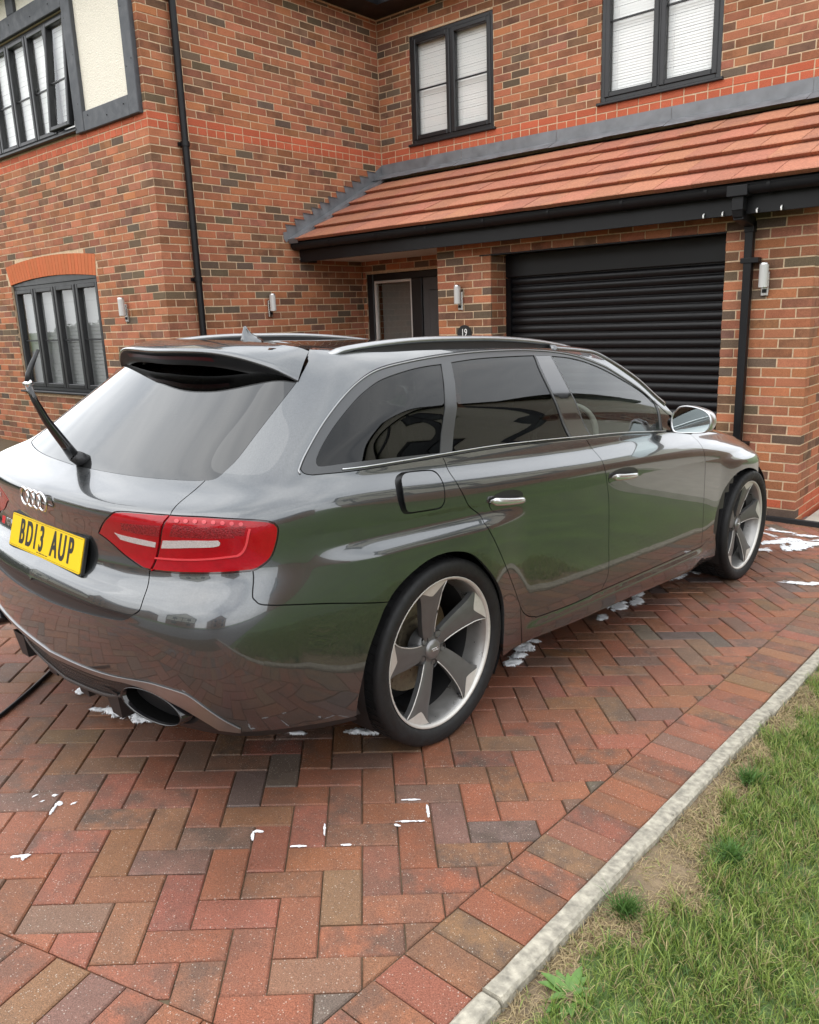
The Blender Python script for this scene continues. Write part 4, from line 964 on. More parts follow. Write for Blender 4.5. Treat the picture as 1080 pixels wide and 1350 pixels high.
SU, SV = 6.0, 1.9
def is_corner(a, b, c, lim):
    e1 = np.array([(b[0]-a[0])*SU, (b[1]-a[1])*SV]); e2 = np.array([(c[0]-b[0])*SU, (c[1]-b[1])*SV])
    n = np.linalg.norm(e1)*np.linalg.norm(e2)
    return n < 1e-12 or (e1 @ e2)/n < math.cos(R(lim))
def crom(p, n):
    p = [np.array(q, float) for q in p]
    if len(p) < 3: return [tuple(p[0]*(1-t/n)+p[-1]*t/n) for t in range(n)]+[tuple(p[-1])]
    out = []
    for i in range(len(p)-1):
        a = p[i-1] if i else 2*p[0]-p[1]; d = p[i+2] if i+2 < len(p) else 2*p[-1]-p[-2]; b, c = p[i], p[i+1]
        for k in range(n):
            t = k/n; out.append(tuple(.5*((2*b)+(-a+c)*t+(2*a-5*b+4*c-d)*t*t+(-a+3*b-3*c+d)*t**3)))
    return out+[tuple(p[-1])]
def smooth_line(pts, n=4, lim=48):
    out = []; st = 0
    for i in range(1, len(pts)):
        if i == len(pts)-1 or is_corner(pts[i-1], pts[i], pts[i+1], lim):
            out += crom(pts[st:i+1], n)[:-1]; st = i
    return out+[pts[-1]]
def ln(k, rev=False, n=4):
    p = smooth_line(UVT[k], n); return p[::-1] if rev else p
def closed(k, n=4):
    p = UVT[k]; return smooth_line(p+[p[0]], n)[:-1]
def chain(*parts):
    out = []
    for p in parts:
        for q in p:
            if not out or abs(out[-1][0]-q[0])+abs(out[-1][1]-q[1]) > 1e-5: out.append(tuple(q))
    if abs(out[0][0]-out[-1][0])+abs(out[0][1]-out[-1][1]) < 1e-5: out.pop()
    return out
def pv(u, v): return [(u, v)]
_n0 = np.cross(CS(np.array(.501), np.array(.5))-CS(np.array(.5), np.array(.5)), CS(np.array(.5), np.array(.501))-CS(np.array(.5), np.array(.5))); SGN = 1. if _n0[0] > 0 else -1.
def surf(uv, off=0.):
    uv = np.clip(np.asarray(uv, float), 0, 1); u, v = uv[:, 0], uv[:, 1]; h = 2e-4
    u0, u1 = np.clip(u-h, 0, 1), np.clip(u+h, 0, 1); v0, v1 = np.clip(v-h, 0, 1), np.clip(v+h, 0, 1)
    Su = (CS(u1, v)-CS(u0, v))/(u1-u0)[:, None]; Sv = (CS(u, v1)-CS(u, v0))/(v1-v0)[:, None]
    N = np.cross(Su, Sv); N /= np.linalg.norm(N, axis=1)[:, None]+1e-12
    N *= SGN
    N[u < 1e-6, 0] = 0; N /= np.linalg.norm(N, axis=1)[:, None]+1e-12
    P = CS(u, v); P[u < 1e-6, 0] = 0
    return P+off*N, N, Su, Sv
def inset_uv(loop, d, inward=1):
    """move a closed outline inwards by d metres on the surface"""
    L = np.array(loop); P, N, Su, Sv = surf(L); n = len(L)
    A = sum(L[i][0]*L[(i+1) % n][1]-L[(i+1) % n][0]*L[i][1] for i in range(n)); s = (1 if A > 0 else -1)*inward
    out = L.copy()
    for i in range(n):
        if L[i][0] < 1e-6: continue
        p0, p1, p2 = L[i-1], L[i], L[(i+1) % n]
        du = (p2-p0)
        t3 = Su[i]*du[0]+Sv[i]*du[1]; t3 /= np.linalg.norm(t3)+1e-12
        b = np.cross(N[i], t3)
        g11, g12, g22 = Su[i] @ Su[i], Su[i] @ Sv[i], Sv[i] @ Sv[i]; b1, b2 = Su[i] @ b, Sv[i] @ b; dt = g11*g22-g12*g12+1e-12
        c = np.array([(g22*b1-g12*b2)/dt, (g11*b2-g12*b1)/dt])
        # inward is left of travel for CCW loops in (u,v)
        left = np.array([-du[1], du[0]])
        if c @ left < 0: c = -c
        e = out[i]+s*d*c; out[i] = (max(e[0], 0), min(max(e[1], 0), 1))
    return [tuple(q) for q in out]
def evenodd(P, loops):
    x, y = P[:, 0], P[:, 1]; c = np.zeros(len(P), bool)
    for L in loops:
        L = np.asarray(L); X2, Y2 = np.roll(L[:, 0], -1), np.roll(L[:, 1], -1)
        for x1, y1, x2, y2 in zip(L[:, 0], L[:, 1], X2, Y2):
            if y1 == y2: continue
            m = ((y1 > y) != (y2 > y)) & (x < (x2-x1)*(y-y1)/(y2-y1)+x1); c ^= m
    return c
def seg_dist(P, loops):
    d = np.full(len(P), 9.)
    for L in loops:
        L = np.asarray(L)*[SU, SV]; Q = np.roll(L, -1, 0)
        for a, b in zip(L, Q):
            e = b-a; t = np.clip(((P*[SU, SV]-a) @ e)/(e @ e+1e-15), 0, 1); d = np.minimum(d, np.linalg.norm(P*[SU, SV]-a-t[:, None]*e, axis=1))
    return d
def panel(name, loops, mat, off=0., inset=.0019, thick=.014, side='R', du=1/230, dv=1/130, parent=None, bulge=0., tilt=None):
    """trimmed patch of the body surface; side: R, L or S (both halves in one mesh)"""
    def fill0(l):
        o = []
        for i, p in enumerate(l):
            q = l[(i+1) % len(l)]; o.append(p)
            if p[0] < 1e-6 and q[0] < 1e-6:
                k = max(1, int(abs(q[1]-p[1])/dv)); o += [(0., p[1]+(q[1]-p[1])*j/k) for j in range(1, k)]
        return o
    loops = [fill0(l) for l in loops]
    loops = [inset_uv(loops[0], inset)]+[inset_uv(l, inset, -1) for l in loops[1:]]
    allp = np.array([q for l in loops for q in l])
    lo, hi = allp.min(0), allp.max(0)
    gu, gv = np.meshgrid(np.arange(lo[0]+du/2, hi[0], du), np.arange(lo[1]+dv/2, hi[1], dv))
    gu[1::2] += du/2
    G = np.stack([gu.ravel(), gv.ravel()], 1)
    if len(G): G = G[evenodd(G, loops)]
    if len(G): G = G[seg_dist(G, loops) > .006]
    pts = list(map(tuple, allp))+list(map(tuple, G)); ed = []; k = 0
    for l in loops:
        ed += [(k+i, k+(i+1) % len(l)) for i in range(len(l))]; k += len(l)
    vv, ee, ff, ov, oe, of = delaunay_2d_cdt([Vector((p[0]*SU, p[1]*SV)) for p in pts], ed, [], 0, 1e-7)
    V2 = np.array([(q[0]/SU, q[1]/SV) for q in vv]); F_ = np.array([f for f in ff if len(f) == 3])
    C_ = V2[F_].mean(1); F_ = F_[evenodd(C_, loops)]
    P, N, _, _ = surf(V2, off)
    if tilt is not None: P = P+tilt(P)[:, None]*N
    fx, fy = F_[:, [0, 1, 2]], None
    nn = np.cross(P[F_[:, 1]]-P[F_[:, 0]], P[F_[:, 2]]-P[F_[:, 0]]); fl = (nn*N[F_].mean(1)).sum(1) < 0
    F_[fl] = F_[fl][:, ::-1]
    verts = P; norms = N; faces = [tuple(int(i) for i in f) for f in F_]
    # folded edge
    if thick:
        cnt = {}
        for f in faces:
            for i in range(3): e = (f[i], f[(i+1) % 3]); cnt[e] = 1
        be = [e for e in cnt if (e[1], e[0]) not in cnt and not (V2[e[0]][0] < 1e-6 and V2[e[1]][0] < 1e-6)]
        base = len(verts); vs_ = []; ns_ = []
        for (a, b) in be:
            t = P[b]-P[a]; t /= np.linalg.norm(t)+1e-12; o = np.cross(t, (N[a]+N[b])/2); o /= np.linalg.norm(o)+1e-12
            i = base+len(vs_); vs_ += [P[a], P[b], P[b]-thick*N[b], P[a]-thick*N[a]]; ns_ += [o+N[a]*.15, o+N[b]*.15, o, o]; faces.append((i, i+3, i+2, i+1)[::1])
        if vs_: verts = np.concatenate([verts, np.array(vs_)]); norms = np.concatenate([norms, np.array(ns_)])
    norms = norms/np.linalg.norm(norms, axis=1)[:, None]
    mir = np.array([-1., 1, 1])
    if side == 'R': return mk(name, verts, faces, mat, parent or car, normals=norms)
    if side == 'L': return mk(name, verts*mir, [f[::-1] for f in faces], mat, parent or car, normals=norms*mir)
    n = len(verts); return mk(name, np.concatenate([verts, verts*mir]), faces+[tuple(i+n for i in f[::-1]) for f in faces], mat, parent or car, normals=np.concatenate([norms, norms*mir]))
def pair(name, loops, mat, **k):
    a = panel(name, loops, mat, side='R', **k)
    m2 = a.data.copy(); n = len(m2.vertices)
    b = panel(name, loops, mat, side='L', **k); return a, b
def trim_u0(k, tol=.0015):
    """drop the traced points left of the centre line and end the line at u=0"""
    p = [q for q in UVT[k] if q[0] > tol]; return [(0., p[0][1])]+p
for k in ('strip_top', 'strip_bot', 'mesh_bot', 'tg_bot', 'bump_top', 'glass_bot'): UVT[k] = trim_u0(k)
UVT['strip_top'][0] = (0., .0905); UVT['strip_bot'][0] = (0., .0795); UVT['strip_bot'] = [UVT['strip_bot'][0]]+[q for q in UVT['strip_bot'][1:] if q[0] > .004]
UVT['tg_bot'][0] = (0., .2490); UVT['bump_top'][0] = (0., .2085); UVT['glass_bot'][0] = (0., .7165)

# ---- panels. outlines meet along shared shut lines
apil = [(u, min(1, v+.035)) for u, v in UVT['dlo_rear'][-7:]]
topu = .135
bs = chain(ln('tg_right_up', True), ln('glass_right'), pv(.105, 1.), [(x, 1.) for x in np.linspace(.12, .535, 40)], crom(apil, 4), pv(.630, .765), pv(.6185, .7600), pv(*UVT['dlo_rear'][-1]),
           ln('dlo_rear', True), smooth_line(UVT['dlo_bot'][:4]), ln('rdoor_rear'), pv(.4790, .0900), ln('sill_bot')[2:8][::-1], ln('sill_bot')[:2][::-1], ln('rarch', True)[:-0 or None])
# the quarter panel stops at the bumper seam: keep the arch only above it
ra = ln('rarch'); iseam = min(range(len(ra)), key=lambda i: (ra[i][0]-UVT['bseam'][-1][0])**2*36+(ra[i][1]-UVT['bseam'][-1][1])**2*4)
sill = ln('sill_bot'); rq = UVT['rdoor_rear']
isx = min(range(len(sill)), key=lambda i: abs(sill[i][0]-(rq[-4][0]+.004)))
bs = chain(ln('tg_right_up', True), ln('glass_right'), [(x, 1.) for x in np.linspace(.102, .535, 43)], crom(apil, 4), pv(.630, .770), pv(*UVT['dlo_rear'][-1]),
           ln('dlo_rear', True), smooth_line(UVT['dlo_bot'][:4]), smooth_line(UVT['rdoor_rear'][:-3]), pv(*sill[isx]), sill[:isx][::-1], ra[iseam:][::-1],
           ln('bseam', True), ln('lamp_top', True))
body, body_l = pair('body_side', [bs, closed('fuel_hole')], M['paint'])
dr_r = chain(smooth_line(UVT['dlo_bot'][3:7]), ln('door_div'), ln('door_bot_r', True), ln('rdoor_rear', True))
door_r, door_r2 = pair('door', [dr_r], M['paint'])
dr_f = chain(smooth_line(UVT['dlo_bot'][6:]), ln('belt_f'), ln('fdoor_front', True), ln('door_bot_f', True), ln('door_div', True))
door_f, door_f2 = pair('door', [dr_f], M['paint'])
tag(door_f, 'front right door'); tag(door_r, 'rear right door'); tag(door_f2, 'front left door'); tag(door_r2, 'rear left door')
# sill
sl_poly = chain(smooth_line(UVT['rdoor_rear'][-4:]), ln('door_bot_r'), ln('door_bot_f'), pv(.6750, .1100), sill[isx:][::-1])
pair('sill', [sl_poly], M['paint'])
# front wing
fa = [(u, v) for u, v in ln('farch')]; fa = fa[:-1]+[(.812, .105), (.818, .03)]
wing = chain(pv(*UVT['fdoor_front'][-1]), [(x, .700) for x in np.linspace(.648, .835, 24)], pv(.842, .60), pv(.842, .42), pv(.842, .33), pv(.806, .26), [(u, v) for u, v in fa[::-1] if v > .205], pv(.6750, .1100), ln('fdoor_front'))
fa_v = [(u, v) for u, v in fa[::-1]]
i0 = min(range(len(fa_v)), key=lambda i: abs(fa_v[i][1]-.22)+(0 if fa_v[i][0] > .75 else 9))
wing = chain(pv(*UVT['fdoor_front'][-1]), [(x, .700) for x in np.linspace(.652, .835, 24)], [(.842, .62), (.842, .5), (.842, .4), (.842, .30)], pv(.81, .25), fa_v[i0:-1], pv(.6755, .1080), ln('fdoor_front')[:-1])
pair('front_wing', [wing], M['paint'])
fb = chain([(.842, .30), (.842, .4), (.842, .5), (.842, .60), (.86, .62), (.92, .63), (1., .63)], [(1., .04), (.90, .04), (.826, .035)], fa_v[1:i0+1], pv(.81, .25))
def panel_front(): 
    a = panel('front_bumper', [fb], M['paint'], side='R'); b = panel('front_bumper', [fb], M['paint'], side='L')
panel_front()
# tail
tg = chain(ln('glass_bot'), ln('tg_right_up'), ln('lamp_in'), ln('tg_right_low'), ln('tg_bot', True))
tail = panel('tailgate', [tg], M['paint'], side='S', du=1/260, dv=1/330)
gl = chain(ln('glass_bot'), ln('glass_right')[:-6], [(.09, .966), (.05, .972), (0., .972)])
panel('rear_window', [gl], M['rearglass'], off=-.002, inset=.001, thick=.006, side='S')
bump = chain(ln('bump_top'), ln('tg_right_low', True), ln('lamp_bot', True), ln('bseam'), ra[:iseam][::-1], ln('bump_bot'), ln('strip_top', True))
bumper = panel('rear_bumper', [bump], M['paint'], side='S', thick=.02)
# dark ledge between tailgate and bumper
led = chain(ln('tg_bot'), ln('bump_top', True))
panel('loading_ledge', [led], M['satin_black'], off=-.006, inset=-.004, thick=0, side='S', parent=bumper)
st = chain(ln('strip_top'), pv(*UVT['bump_bot'][-1]), ln('strip_bot', True))
panel('diffuser_blade', [st], M['rail'], off=.004, inset=.0004, thick=.02, side='S', parent=bumper)
for s in ('R', 'L'): panel('parking_sensor', [closed('sens1')], M['paint'], off=.0008, inset=0, thick=.002, side=s, du=1/800, dv=1/500, parent=bumper)

# ---- tail lamps
for s in ('R', 'L'):
    a = panel('tail_lamp', [chain(ln('lamp_top'), ln('lamp_bot'), ln('lamp_div', True))], M['lamp_red'], off=.001, inset=.0042, thick=.02, side=s, du=1/400, dv=1/220)
    b = panel('tail_lamp', [chain(ln('lamp_in'), ln('lamp_div', True))], M['lamp_red'], off=.001, inset=.0042, thick=.02, side=s, du=1/400, dv=1/220)
    for k, par in (('lampA', b), ('lampB', a)): panel('reverse_light', [closed(k)], M['lamp_white'], off=.0022, inset=0, thick=.002, side=s, du=1/500, dv=1/300, parent=par)
    for k, par in (('ledA', b), ('ledB', a)): panel('led_reflector', [closed(k)], M['lamp_red2'], off=.0016, inset=0, thick=.001, side=s, du=1/500, dv=1/300, parent=par)
    panel('light_guide', [closed('lineC')], M['lamp_dark'] if False else simple('pale_red_guide', (.60, .05, .06), .2), off=.0034, inset=0, thick=.003, side=s, du=1/500, dv=1/300, parent=a)
    for (lu, lv) in UVT['ledrow']:
        panel('led', [[(lu+.0028*math.cos(q), lv+.0075*math.sin(q)) for q in np.linspace(0, 2*math.pi, 11)[:-1]]], M['led_dot'], off=.0036, inset=0, thick=.002, side=s, du=1/900, dv=1/600, parent=a)
    panel('lamp_surround', [chain(ln('lamp_top'), ln('lamp_bot'), ln('lamp_in', True))], M['lamp_dark'], off=-.004, inset=-.001, thick=.015, side=s, du=1/200, dv=1/120)

# ---- side glass and surrounds
for s in ('R', 'L'):
    ring = chain(ln('dlo_bot'), ln('dlo_rear', True))
    panel('window_trim', [ring, closed('qglass'), closed('rglass'), chain(closed('bpil')), closed('fglass')], M['trim'], off=.0005, inset=.0012, thick=.022, side=s)
    panel('quarter_window', [closed('qglass')], M['tint'], off=-.003, inset=-.003, thick=0, side=s)
    panel('door_window', [closed('rglass')], M['tint'], off=-.003, inset=-.003, thick=0, side=s)
    panel('door_window', [closed('fglass')], M['clear'], off=-.003, inset=-.003, thick=0, side=s)
    panel('pillar_cover', [closed('bpil')], M['gloss_black'], off=.0006, inset=.0004, thick=.02, side=s)
    panel('mirror_triangle', [closed('mtri')], M['gloss_black'], off=.002, inset=.0002, thick=.004, side=s)
# bright line round the glass: thin raised bead following the outline
def bead(name, line, r, mat, s, off=.002, parent=None):
    P, N, _, _ = surf(line, off); 
    if s == 'L': P = P*[-1, 1, 1]
    m = MB(); m.tube(P, r, 6); return m.build(name, mat, parent or car, smooth=True)
for s in ('R', 'L'):
    bead('window_bead', [(u, v-.006) for u, v in ln('dlo_rear')[6:]], .0026, M['trim2'], s)
    bead('window_bead', [(u, v+.010) for u, v in ln('dlo_bot')[3:]], .0026, M['alu'], s)
# ---- fuel flap, slightly sprung open
def flap_tilt(P): return np.clip((-.05-P[:, 1])/.22, 0, 1)*.012+.002
panel('fuel_flap', [closed('fuel')], M['paint'], inset=.001, thick=.006, side='R', tilt=flap_tilt, du=1/400, dv=1/260)
panel('fuel_recess', [closed('fuel_hole')], M['satin_black'], off=-.012, inset=-.012, thick=0, side='R')
# ---- inner shell so that shut lines read dark, wheel housings
nu, nv = 150, 60
gu, gv = np.meshgrid(np.linspace(0, 1, nu), np.linspace(.03, .715, nv)); Psh, Nsh, _, _ = surf(np.stack([gu.ravel(), gv.ravel()], 1), -.020)
fs = []
for j in range(nv-1):
    for i in range(nu-1):
        q = (j*nu+i, j*nu+i+1, (j+1)*nu+i+1, (j+1)*nu+i); c = Psh[list(q)].mean(0)
        if c[0] > .55 and min(math.hypot(c[1]-h[0], c[2]-h[1]) for h in HUBS) < .415: continue
        fs.append(q)
n = len(Psh); mk('body_shell', np.concatenate([Psh, Psh*[-1, 1, 1]]), fs+[tuple(i+n for i in q[::-1]) for q in fs], M['satin_black'], car)
for h in HUBS:
    for sg in (1, -1):
        m = MB(); na = 28; v = []; f = []
        for i in range(na+1):
            a = R(-30)+R(240)*i/na
            for (w, r) in ((.895, .372), (.80, .372), (.60, .366), (.52, .34), (.50, .05)): v.append((sg*w, h[0]+r*math.cos(a), h[1]+r*math.sin(a)))
        for i in range(na):
            for k in range(4): f.append((i*5+k, i*5+k+1, (i+1)*5+k+1, (i+1)*5+k))
        m.add(v, f); m.build('wheel_housing', M['satin_black'], car, smooth=True)
MB().box((-.66, -.74, .27), (.66, -.42, .36)).box((-.80, .42, .20), (.80, 2.40, .26)).box((-.48, -.44, .19), (.48, .44, .30)).box((-.78, 3.2, .17), (.78, 3.5, .3)).build('underbody', M['satin_black'], car)

# ---- roof, bonnet, windscreen
us = np.linspace(.0, .56, 48); edge = CS(us, np.ones_like(us))
def roofz(w, y):
    e = np.interp(y, edge[:, 1], edge[:, 2]); return e+.026*(1-np.clip((np.abs(w)/.66), 0, 1)**2.2)
ev = [p for p in edge if p[0] > .30]
v = []; f = []; ncol = 25; rows = []
ys_ = np.concatenate([np.linspace(-.40, -.05, 12), np.linspace(.05, 1.30, 26)])
for y in ys_:
    we = np.interp(y, [-.40, -.30, -.27]+[p[1] for p in ev if p[1] > -.262], [.40, .43, .455]+[p[0] for p in ev if p[1] > -.262])
    for i in range(ncol):
        t = -1+2*i/(ncol-1); w = t*we; zz = np.interp(y, edge[:, 1], edge[:, 2]) if y > edge[0][1] else 1.352+(y+.285)*.16
        v.append((w, y, zz+.024*(1-abs(t)**2.4)*min(1, (y+.6)/.5)-.0005))
for j in range(len(ys_)-1):
    for i in range(ncol-1): f.append((j*ncol+i, j*ncol+i+1, (j+1)*ncol+i+1, (j+1)*ncol+i))
mk('roof', v, f, M['paint'], car, smooth=True)
roof_v = v
# windscreen
al = crom(apil, 6); Pa, _, _, _ = surf(al); ws = []; f = []; nc = 19
for k, p in enumerate(Pa):
    s = k/(len(Pa)-1); cy = 1.30+(2.18-1.30)*s; cz = 1.381+(.965-1.381)*s**1.05
    for i in range(nc):
        t = -1+2*i/(nc-1); ws.append((p[0]*t, p[1]*t*t+cy*(1-t*t), p[2]*t*t+cz*(1-t*t)))
for k in range(len(Pa)-1):
    for i in range(nc-1): f.append((k*nc+i, k*nc+i+1, (k+1)*nc+i+1, (k+1)*nc+i))
mk('windscreen', ws, f, M['clear'], car, smooth=True)
for sg in (1, -1):
    m = MB(); q = []
    m.tube([np.array([sg*p[0], p[1], p[2]])+[sg*-.012, 0, -.006] for p in Pa], .022, 10); m.build('windscreen_pillar', M['paint'], car, smooth=True)
hu = np.linspace(.632, .985, 40); he = CS(hu, np.full_like(hu, .700)); v = []; f = []
for k, p in enumerate(he):
    s = k/(len(he)-1); cy = 2.10+(3.66-2.10)*s; cz = .972+.02*math.sin(math.pi*s)-.16*s**1.7
    for i in range(21):
        t = -1+2*i/20; b = abs(t)**2.6; v.append((p[0]*t, p[1]*b+cy*(1-b), p[2]*b+cz*(1-b)))
for k in range(len(he)-1):
    for i in range(20): f.append((k*21+i, k*21+i+1, (k+1)*21+i+1, (k+1)*21+i))
mk('bonnet', v, f, M['paint'], car, smooth=True)

# ---- roof spoiler with high brake lamp
TE = [(0, -.525, 1.336), (.159, -.511, 1.339), (.275, -.483, 1.338), (.382, -.444, 1.324), (.482, -.396, 1.297), (.524, -.372, 1.278), (.563, -.347, 1.256)]
UN = [(0, -.468, 1.286), (.159, -.458, 1.288), (.275, -.438, 1.284), (.382, -.408, 1.271), (.482, -.374, 1.257), (.524, -.358, 1.252), (.558, -.344, 1.252)]
RFp = [(0, -.318, 1.3735), (.14, -.317, 1.373), (.25, -.311, 1.371), (.34, -.300, 1.367), (.42, -.285, 1.361), (.47, -.266, 1.355), (.503, -.250, 1.344)]
def dens(p, n=5): 
    p = [np.array(q, float) for q in p]; out = []
    for i in range(len(p)-1):
        a = p[i-1] if i else p[0]*[1, 1, 1]+(p[0]-p[1])*[1, -1, -1]*[1, 1, 1]; d = p[i+2] if i+2 < len(p) else 2*p[-1]-p[-2]; b, c = p[i], p[i+1]
        for k in range(n):
            t = k/n; out.append(.5*((2*b)+(-a+c)*t+(2*a-5*b+4*c-d)*t*t+(-a+3*b-3*c+d)*t**3))
    return out+[p[-1]]
te, un, rp = dens(TE), dens(UN, 5), dens(RFp)
def strip(rowsets, name, mat, parent=car, smooth=True, sym=True):
    v = []; f = []; n = len(rowsets[0])
    for row in rowsets: v += [tuple(p) for p in row]
    for j in range(len(rowsets)-1):
        for i in range(n-1): f.append((j*n+i, (j+1)*n+i, (j+1)*n+i+1, j*n+i+1))
    v = np.array(v)
    if sym: k = len(v); f = f+[tuple(q+k for q in g[::-1]) for g in f]; v = np.concatenate([v, v*[-1, 1, 1]])
    return mk(name, v, f, mat, parent, smooth=smooth)
top_rows = []
for t in np.linspace(0, 1, 9):
    top_rows.append([(a*(1-t)+b*t)+np.array([0, 0, .012*math.sin(math.pi*t)*(1-.5*abs(a[0])/.6)]) for a, b in zip(rp, te)])
top_rows.append([b+np.array([0, -.002, -.005]) for b in te]); top_rows.append([b+np.array([0, .003, -.010]) for b in te])
spo = strip(top_rows, 'roof_spoiler', M['paint'])
und = []
for t in np.linspace(0, 1, 7):
    und.append([(a*(1-t)+b*t)+np.array([0, .012*math.sin(math.pi*t), -.006*math.sin(math.pi*t)]) for a, b in zip([q+np.array([0, .004, -.010]) for q in te], un)])
strip(und, 'spoiler_underside', simple('spoiler_black', (.006, .006, .007), .5, spec=.25), parent=spo)
bl = [[(a*(1-t)+b*t)+np.array([0, -.004, -.002]) for a, b in zip([q+np.array([0, .004, -.010]) for q in te[:11]], un[:11])] for t in (.22, .5)]
strip(bl, 'high_brake_lamp', simple('dark_red_lens', (.055, .002, .004), .4, spec=.2), parent=spo)
# ---- aerial fin
def fin():
    v = []; f = []; nn = 14
    prof = [(-.152, -.06, .0, .030), (-.155, -.052, .012, .026), (-.152, -.075, .022, .016), (-.150, -.105, .036, .008), (-.146, -.122, .050, .005), (-.142, -.132, .062, .003)]
    z0 = 1.367
    for (ya, yb, h, hw) in prof:
        for i in range(nn):
            a = 2*math.pi*i/nn; c = math.cos(a); s_ = math.sin(a); ym = (ya+yb)/2; yl = (yb-ya)/2
            v.append((hw*s_, ym+yl*c, z0+h-.004))
    for j in range(len(prof)-1):
        for i in range(nn): f.append((j*nn+i, j*nn+(i+1) % nn, (j+1)*nn+(i+1) % nn, (j+1)*nn+i))
    f.append(tuple((len(prof)-1)*nn+i for i in range(nn)))
    mk('aerial_fin', v, f, M['paint'], car, smooth=True)
fin()
# ---- roof rails
RLP = [(.515, -.205, 1.332), (.535, -.181, 1.346), (.552, -.1522, 1.3588), (.572, -.066, 1.3734), (.585, .0694, 1.3878), (.59, .224, 1.3978), (.592, .3952, 1.4029), (.594, .6317, 1.4064), (.594, .9005, 1.3993), (.592, 1.1452, 1.3806), (.59, 1.2604, 1.3611), (.588, 1.3328, 1.344)]
for sg in (1, -1):
    v = []; f = []; ns = 12; pts = dens(RLP, 3); m_ = len(pts)
    for k, p in enumerate(pts):
        t = k/(m_-1); e = min(1, min(t, 1-t)/.06); wv = p[0]
        for i in range(ns):
            a = 2*math.pi*i/ns; v.append((sg*(wv+.020*math.cos(a)*(.5+.5*e)), p[1], p[2]-.011+.0115*math.sin(a)*(.4+.6*e)))
    for k in range(m_-1):
        for i in range(ns): f.append((k*ns+i, k*ns+(i+1) % ns, (k+1)*ns+(i+1) % ns, (k+1)*ns+i))
    f += [tuple(range(ns))[::-1], tuple((m_-1)*ns+i for i in range(ns))]
    rl = mk('roof_rail', v, f, M['rail'], car, smooth=True)
    v = []; f = []
    for k, p in enumerate(pts[2:-2]):
        zr = np.interp(p[1], edge[:, 1], edge[:, 2])
        for dx in (-.012, .012): v += [(sg*(p[0]-.004+dx), p[1], p[2]-.016), (sg*(p[0]-.004+dx), p[1], min(zr-.004, p[2]-.017))]
    for k in range(len(pts)-5):
        o_ = 4*k; f += [(o_, o_+4, o_+5, o_+1), (o_+2, o_+3, o_+7, o_+6)]
    mk('rail_gap_shade', v, f, M['satin_black'], rl)  # black strip stands in for the dark gap under the rail

# ---- door handles
for s in ('R', 'L'):
    for (u0, v0, u1, v1, par) in ((.4361, .4470, .4648, .4160, door_r if s == 'R' else door_r2), (.5362, .4250, .5596, .4120, door_f if s == 'R' else door_f2)):
        uc, vc = (u0+u1)/2, (v0+v1)/2+.004; rl_ = []
        for i in range(20):
            a = 2*math.pi*i/20; rl_.append((uc+.0138*math.cos(a), vc+.055*math.sin(a)))
        rc = panel('handle_shade', [rl_], M['satin_black'], off=.0009, inset=0, thick=0, side=s, du=1/500, dv=1/300, parent=par)  # flat black oval paints the shade behind the handle
        lo = [(uc+.0134*math.cos(a), vc-.002+.054*math.sin(a)) for a in np.linspace(math.pi*1.02, math.pi*1.98, 20)]+[(uc+.0130*math.cos(a), vc+.004*math.sin(a)) for a in np.linspace(0, math.pi, 8)]
        panel('handle_dish', [lo], M['paint'], off=.0018, inset=0, thick=0, side=s, du=1/500, dv=1/300, parent=par)
        P, N, _, _ = surf([(u0+(u1-u0)*t, v0+(v1-v0)*t+.004) for t in np.linspace(0, 1, 13)], 0)
        m = MB(); v = []; f = []; nn = 12
        for k in range(13):
            t = k/12; c = P[k]+N[k]*(.008+.018*math.sin(math.pi*t)**.55); h = .0155*(1-.25*t); d = .008
            e = min(1, (.03+min(t, 1-t))*8)
            for i in range(nn):
                a = 2*math.pi*i/nn; v.append(c+N[k]*d*math.cos(a)*e+np.array([0, 0, 1.])*h*math.sin(a)*e)
        for k in range(12):
            for i in range(nn): f.append((k*nn+i, k*nn+(i+1) % nn, (k+1)*nn+(i+1) % nn, (k+1)*nn+i))
        f += [tuple(range(nn)), tuple(12*nn+i for i in range(nn))]
        v = np.array(v)
        if s == 'L': v = v*[-1, 1, 1]
        mk('door_handle', v, f, simple('handle_paint', (.55, .555, .56), .22, metal=.85, coat=.8), par, smooth=True)
# ---- door mirrors
for sg in (1, -1):
    out = [(.880, 1.066), (.905, 1.092), (.94, 1.101), (.985, 1.098), (1.03, 1.086), (1.058, 1.066), (1.070, 1.035), (1.068, 1.004), (1.050, .982), (1.02, .974), (.96, .968), (.905, .966), (.885, .974), (.874, 1.0), (.872, 1.035)]
    o2 = dens([(a, 0, b) for a, b in out+[out[0]]], 3)[:-1]; n = len(o2); c = np.mean(o2, 0); v = []; f = []
    prof = [(1.728, .90), (1.722, .955), (1.728, 1.0), (1.75, 1.01), (1.78, .985), (1.82, .87), (1.85, .66), (1.865, .35), (1.868, .02)]
    for (yy, k) in prof:
        for p in o2: q = c+(p-c)*k; v.append((sg*q[0], yy+.10*(p[0]-.88)*.35, q[2]))
    for j in range(len(prof)-1):
        for i in range(n): f.append((j*n+i, j*n+(i+1) % n, (j+1)*n+(i+1) % n, (j+1)*n+i))
    mi = mk('door_mirror', v, f, M['alu'], car, smooth=True)
    mk('mirror_glass', [(sg*(c+(p-c)*.90)[0], 1.7285+.10*(p[0]-.88)*.35, (c+(p-c)*.90)[2]) for p in o2], [tuple(range(n))], simple('mirror', (.62, .70, .70), .02, metal=1.), mi)
    m = MB(); m.tube([(sg*.845, 1.80, 1.005), (sg*.875, 1.785, 1.012), (sg*.905, 1.78, 1.02)], [.026, .022, .024], 12); m.build('mirror_arm', M['gloss_black'], mi, smooth=True)

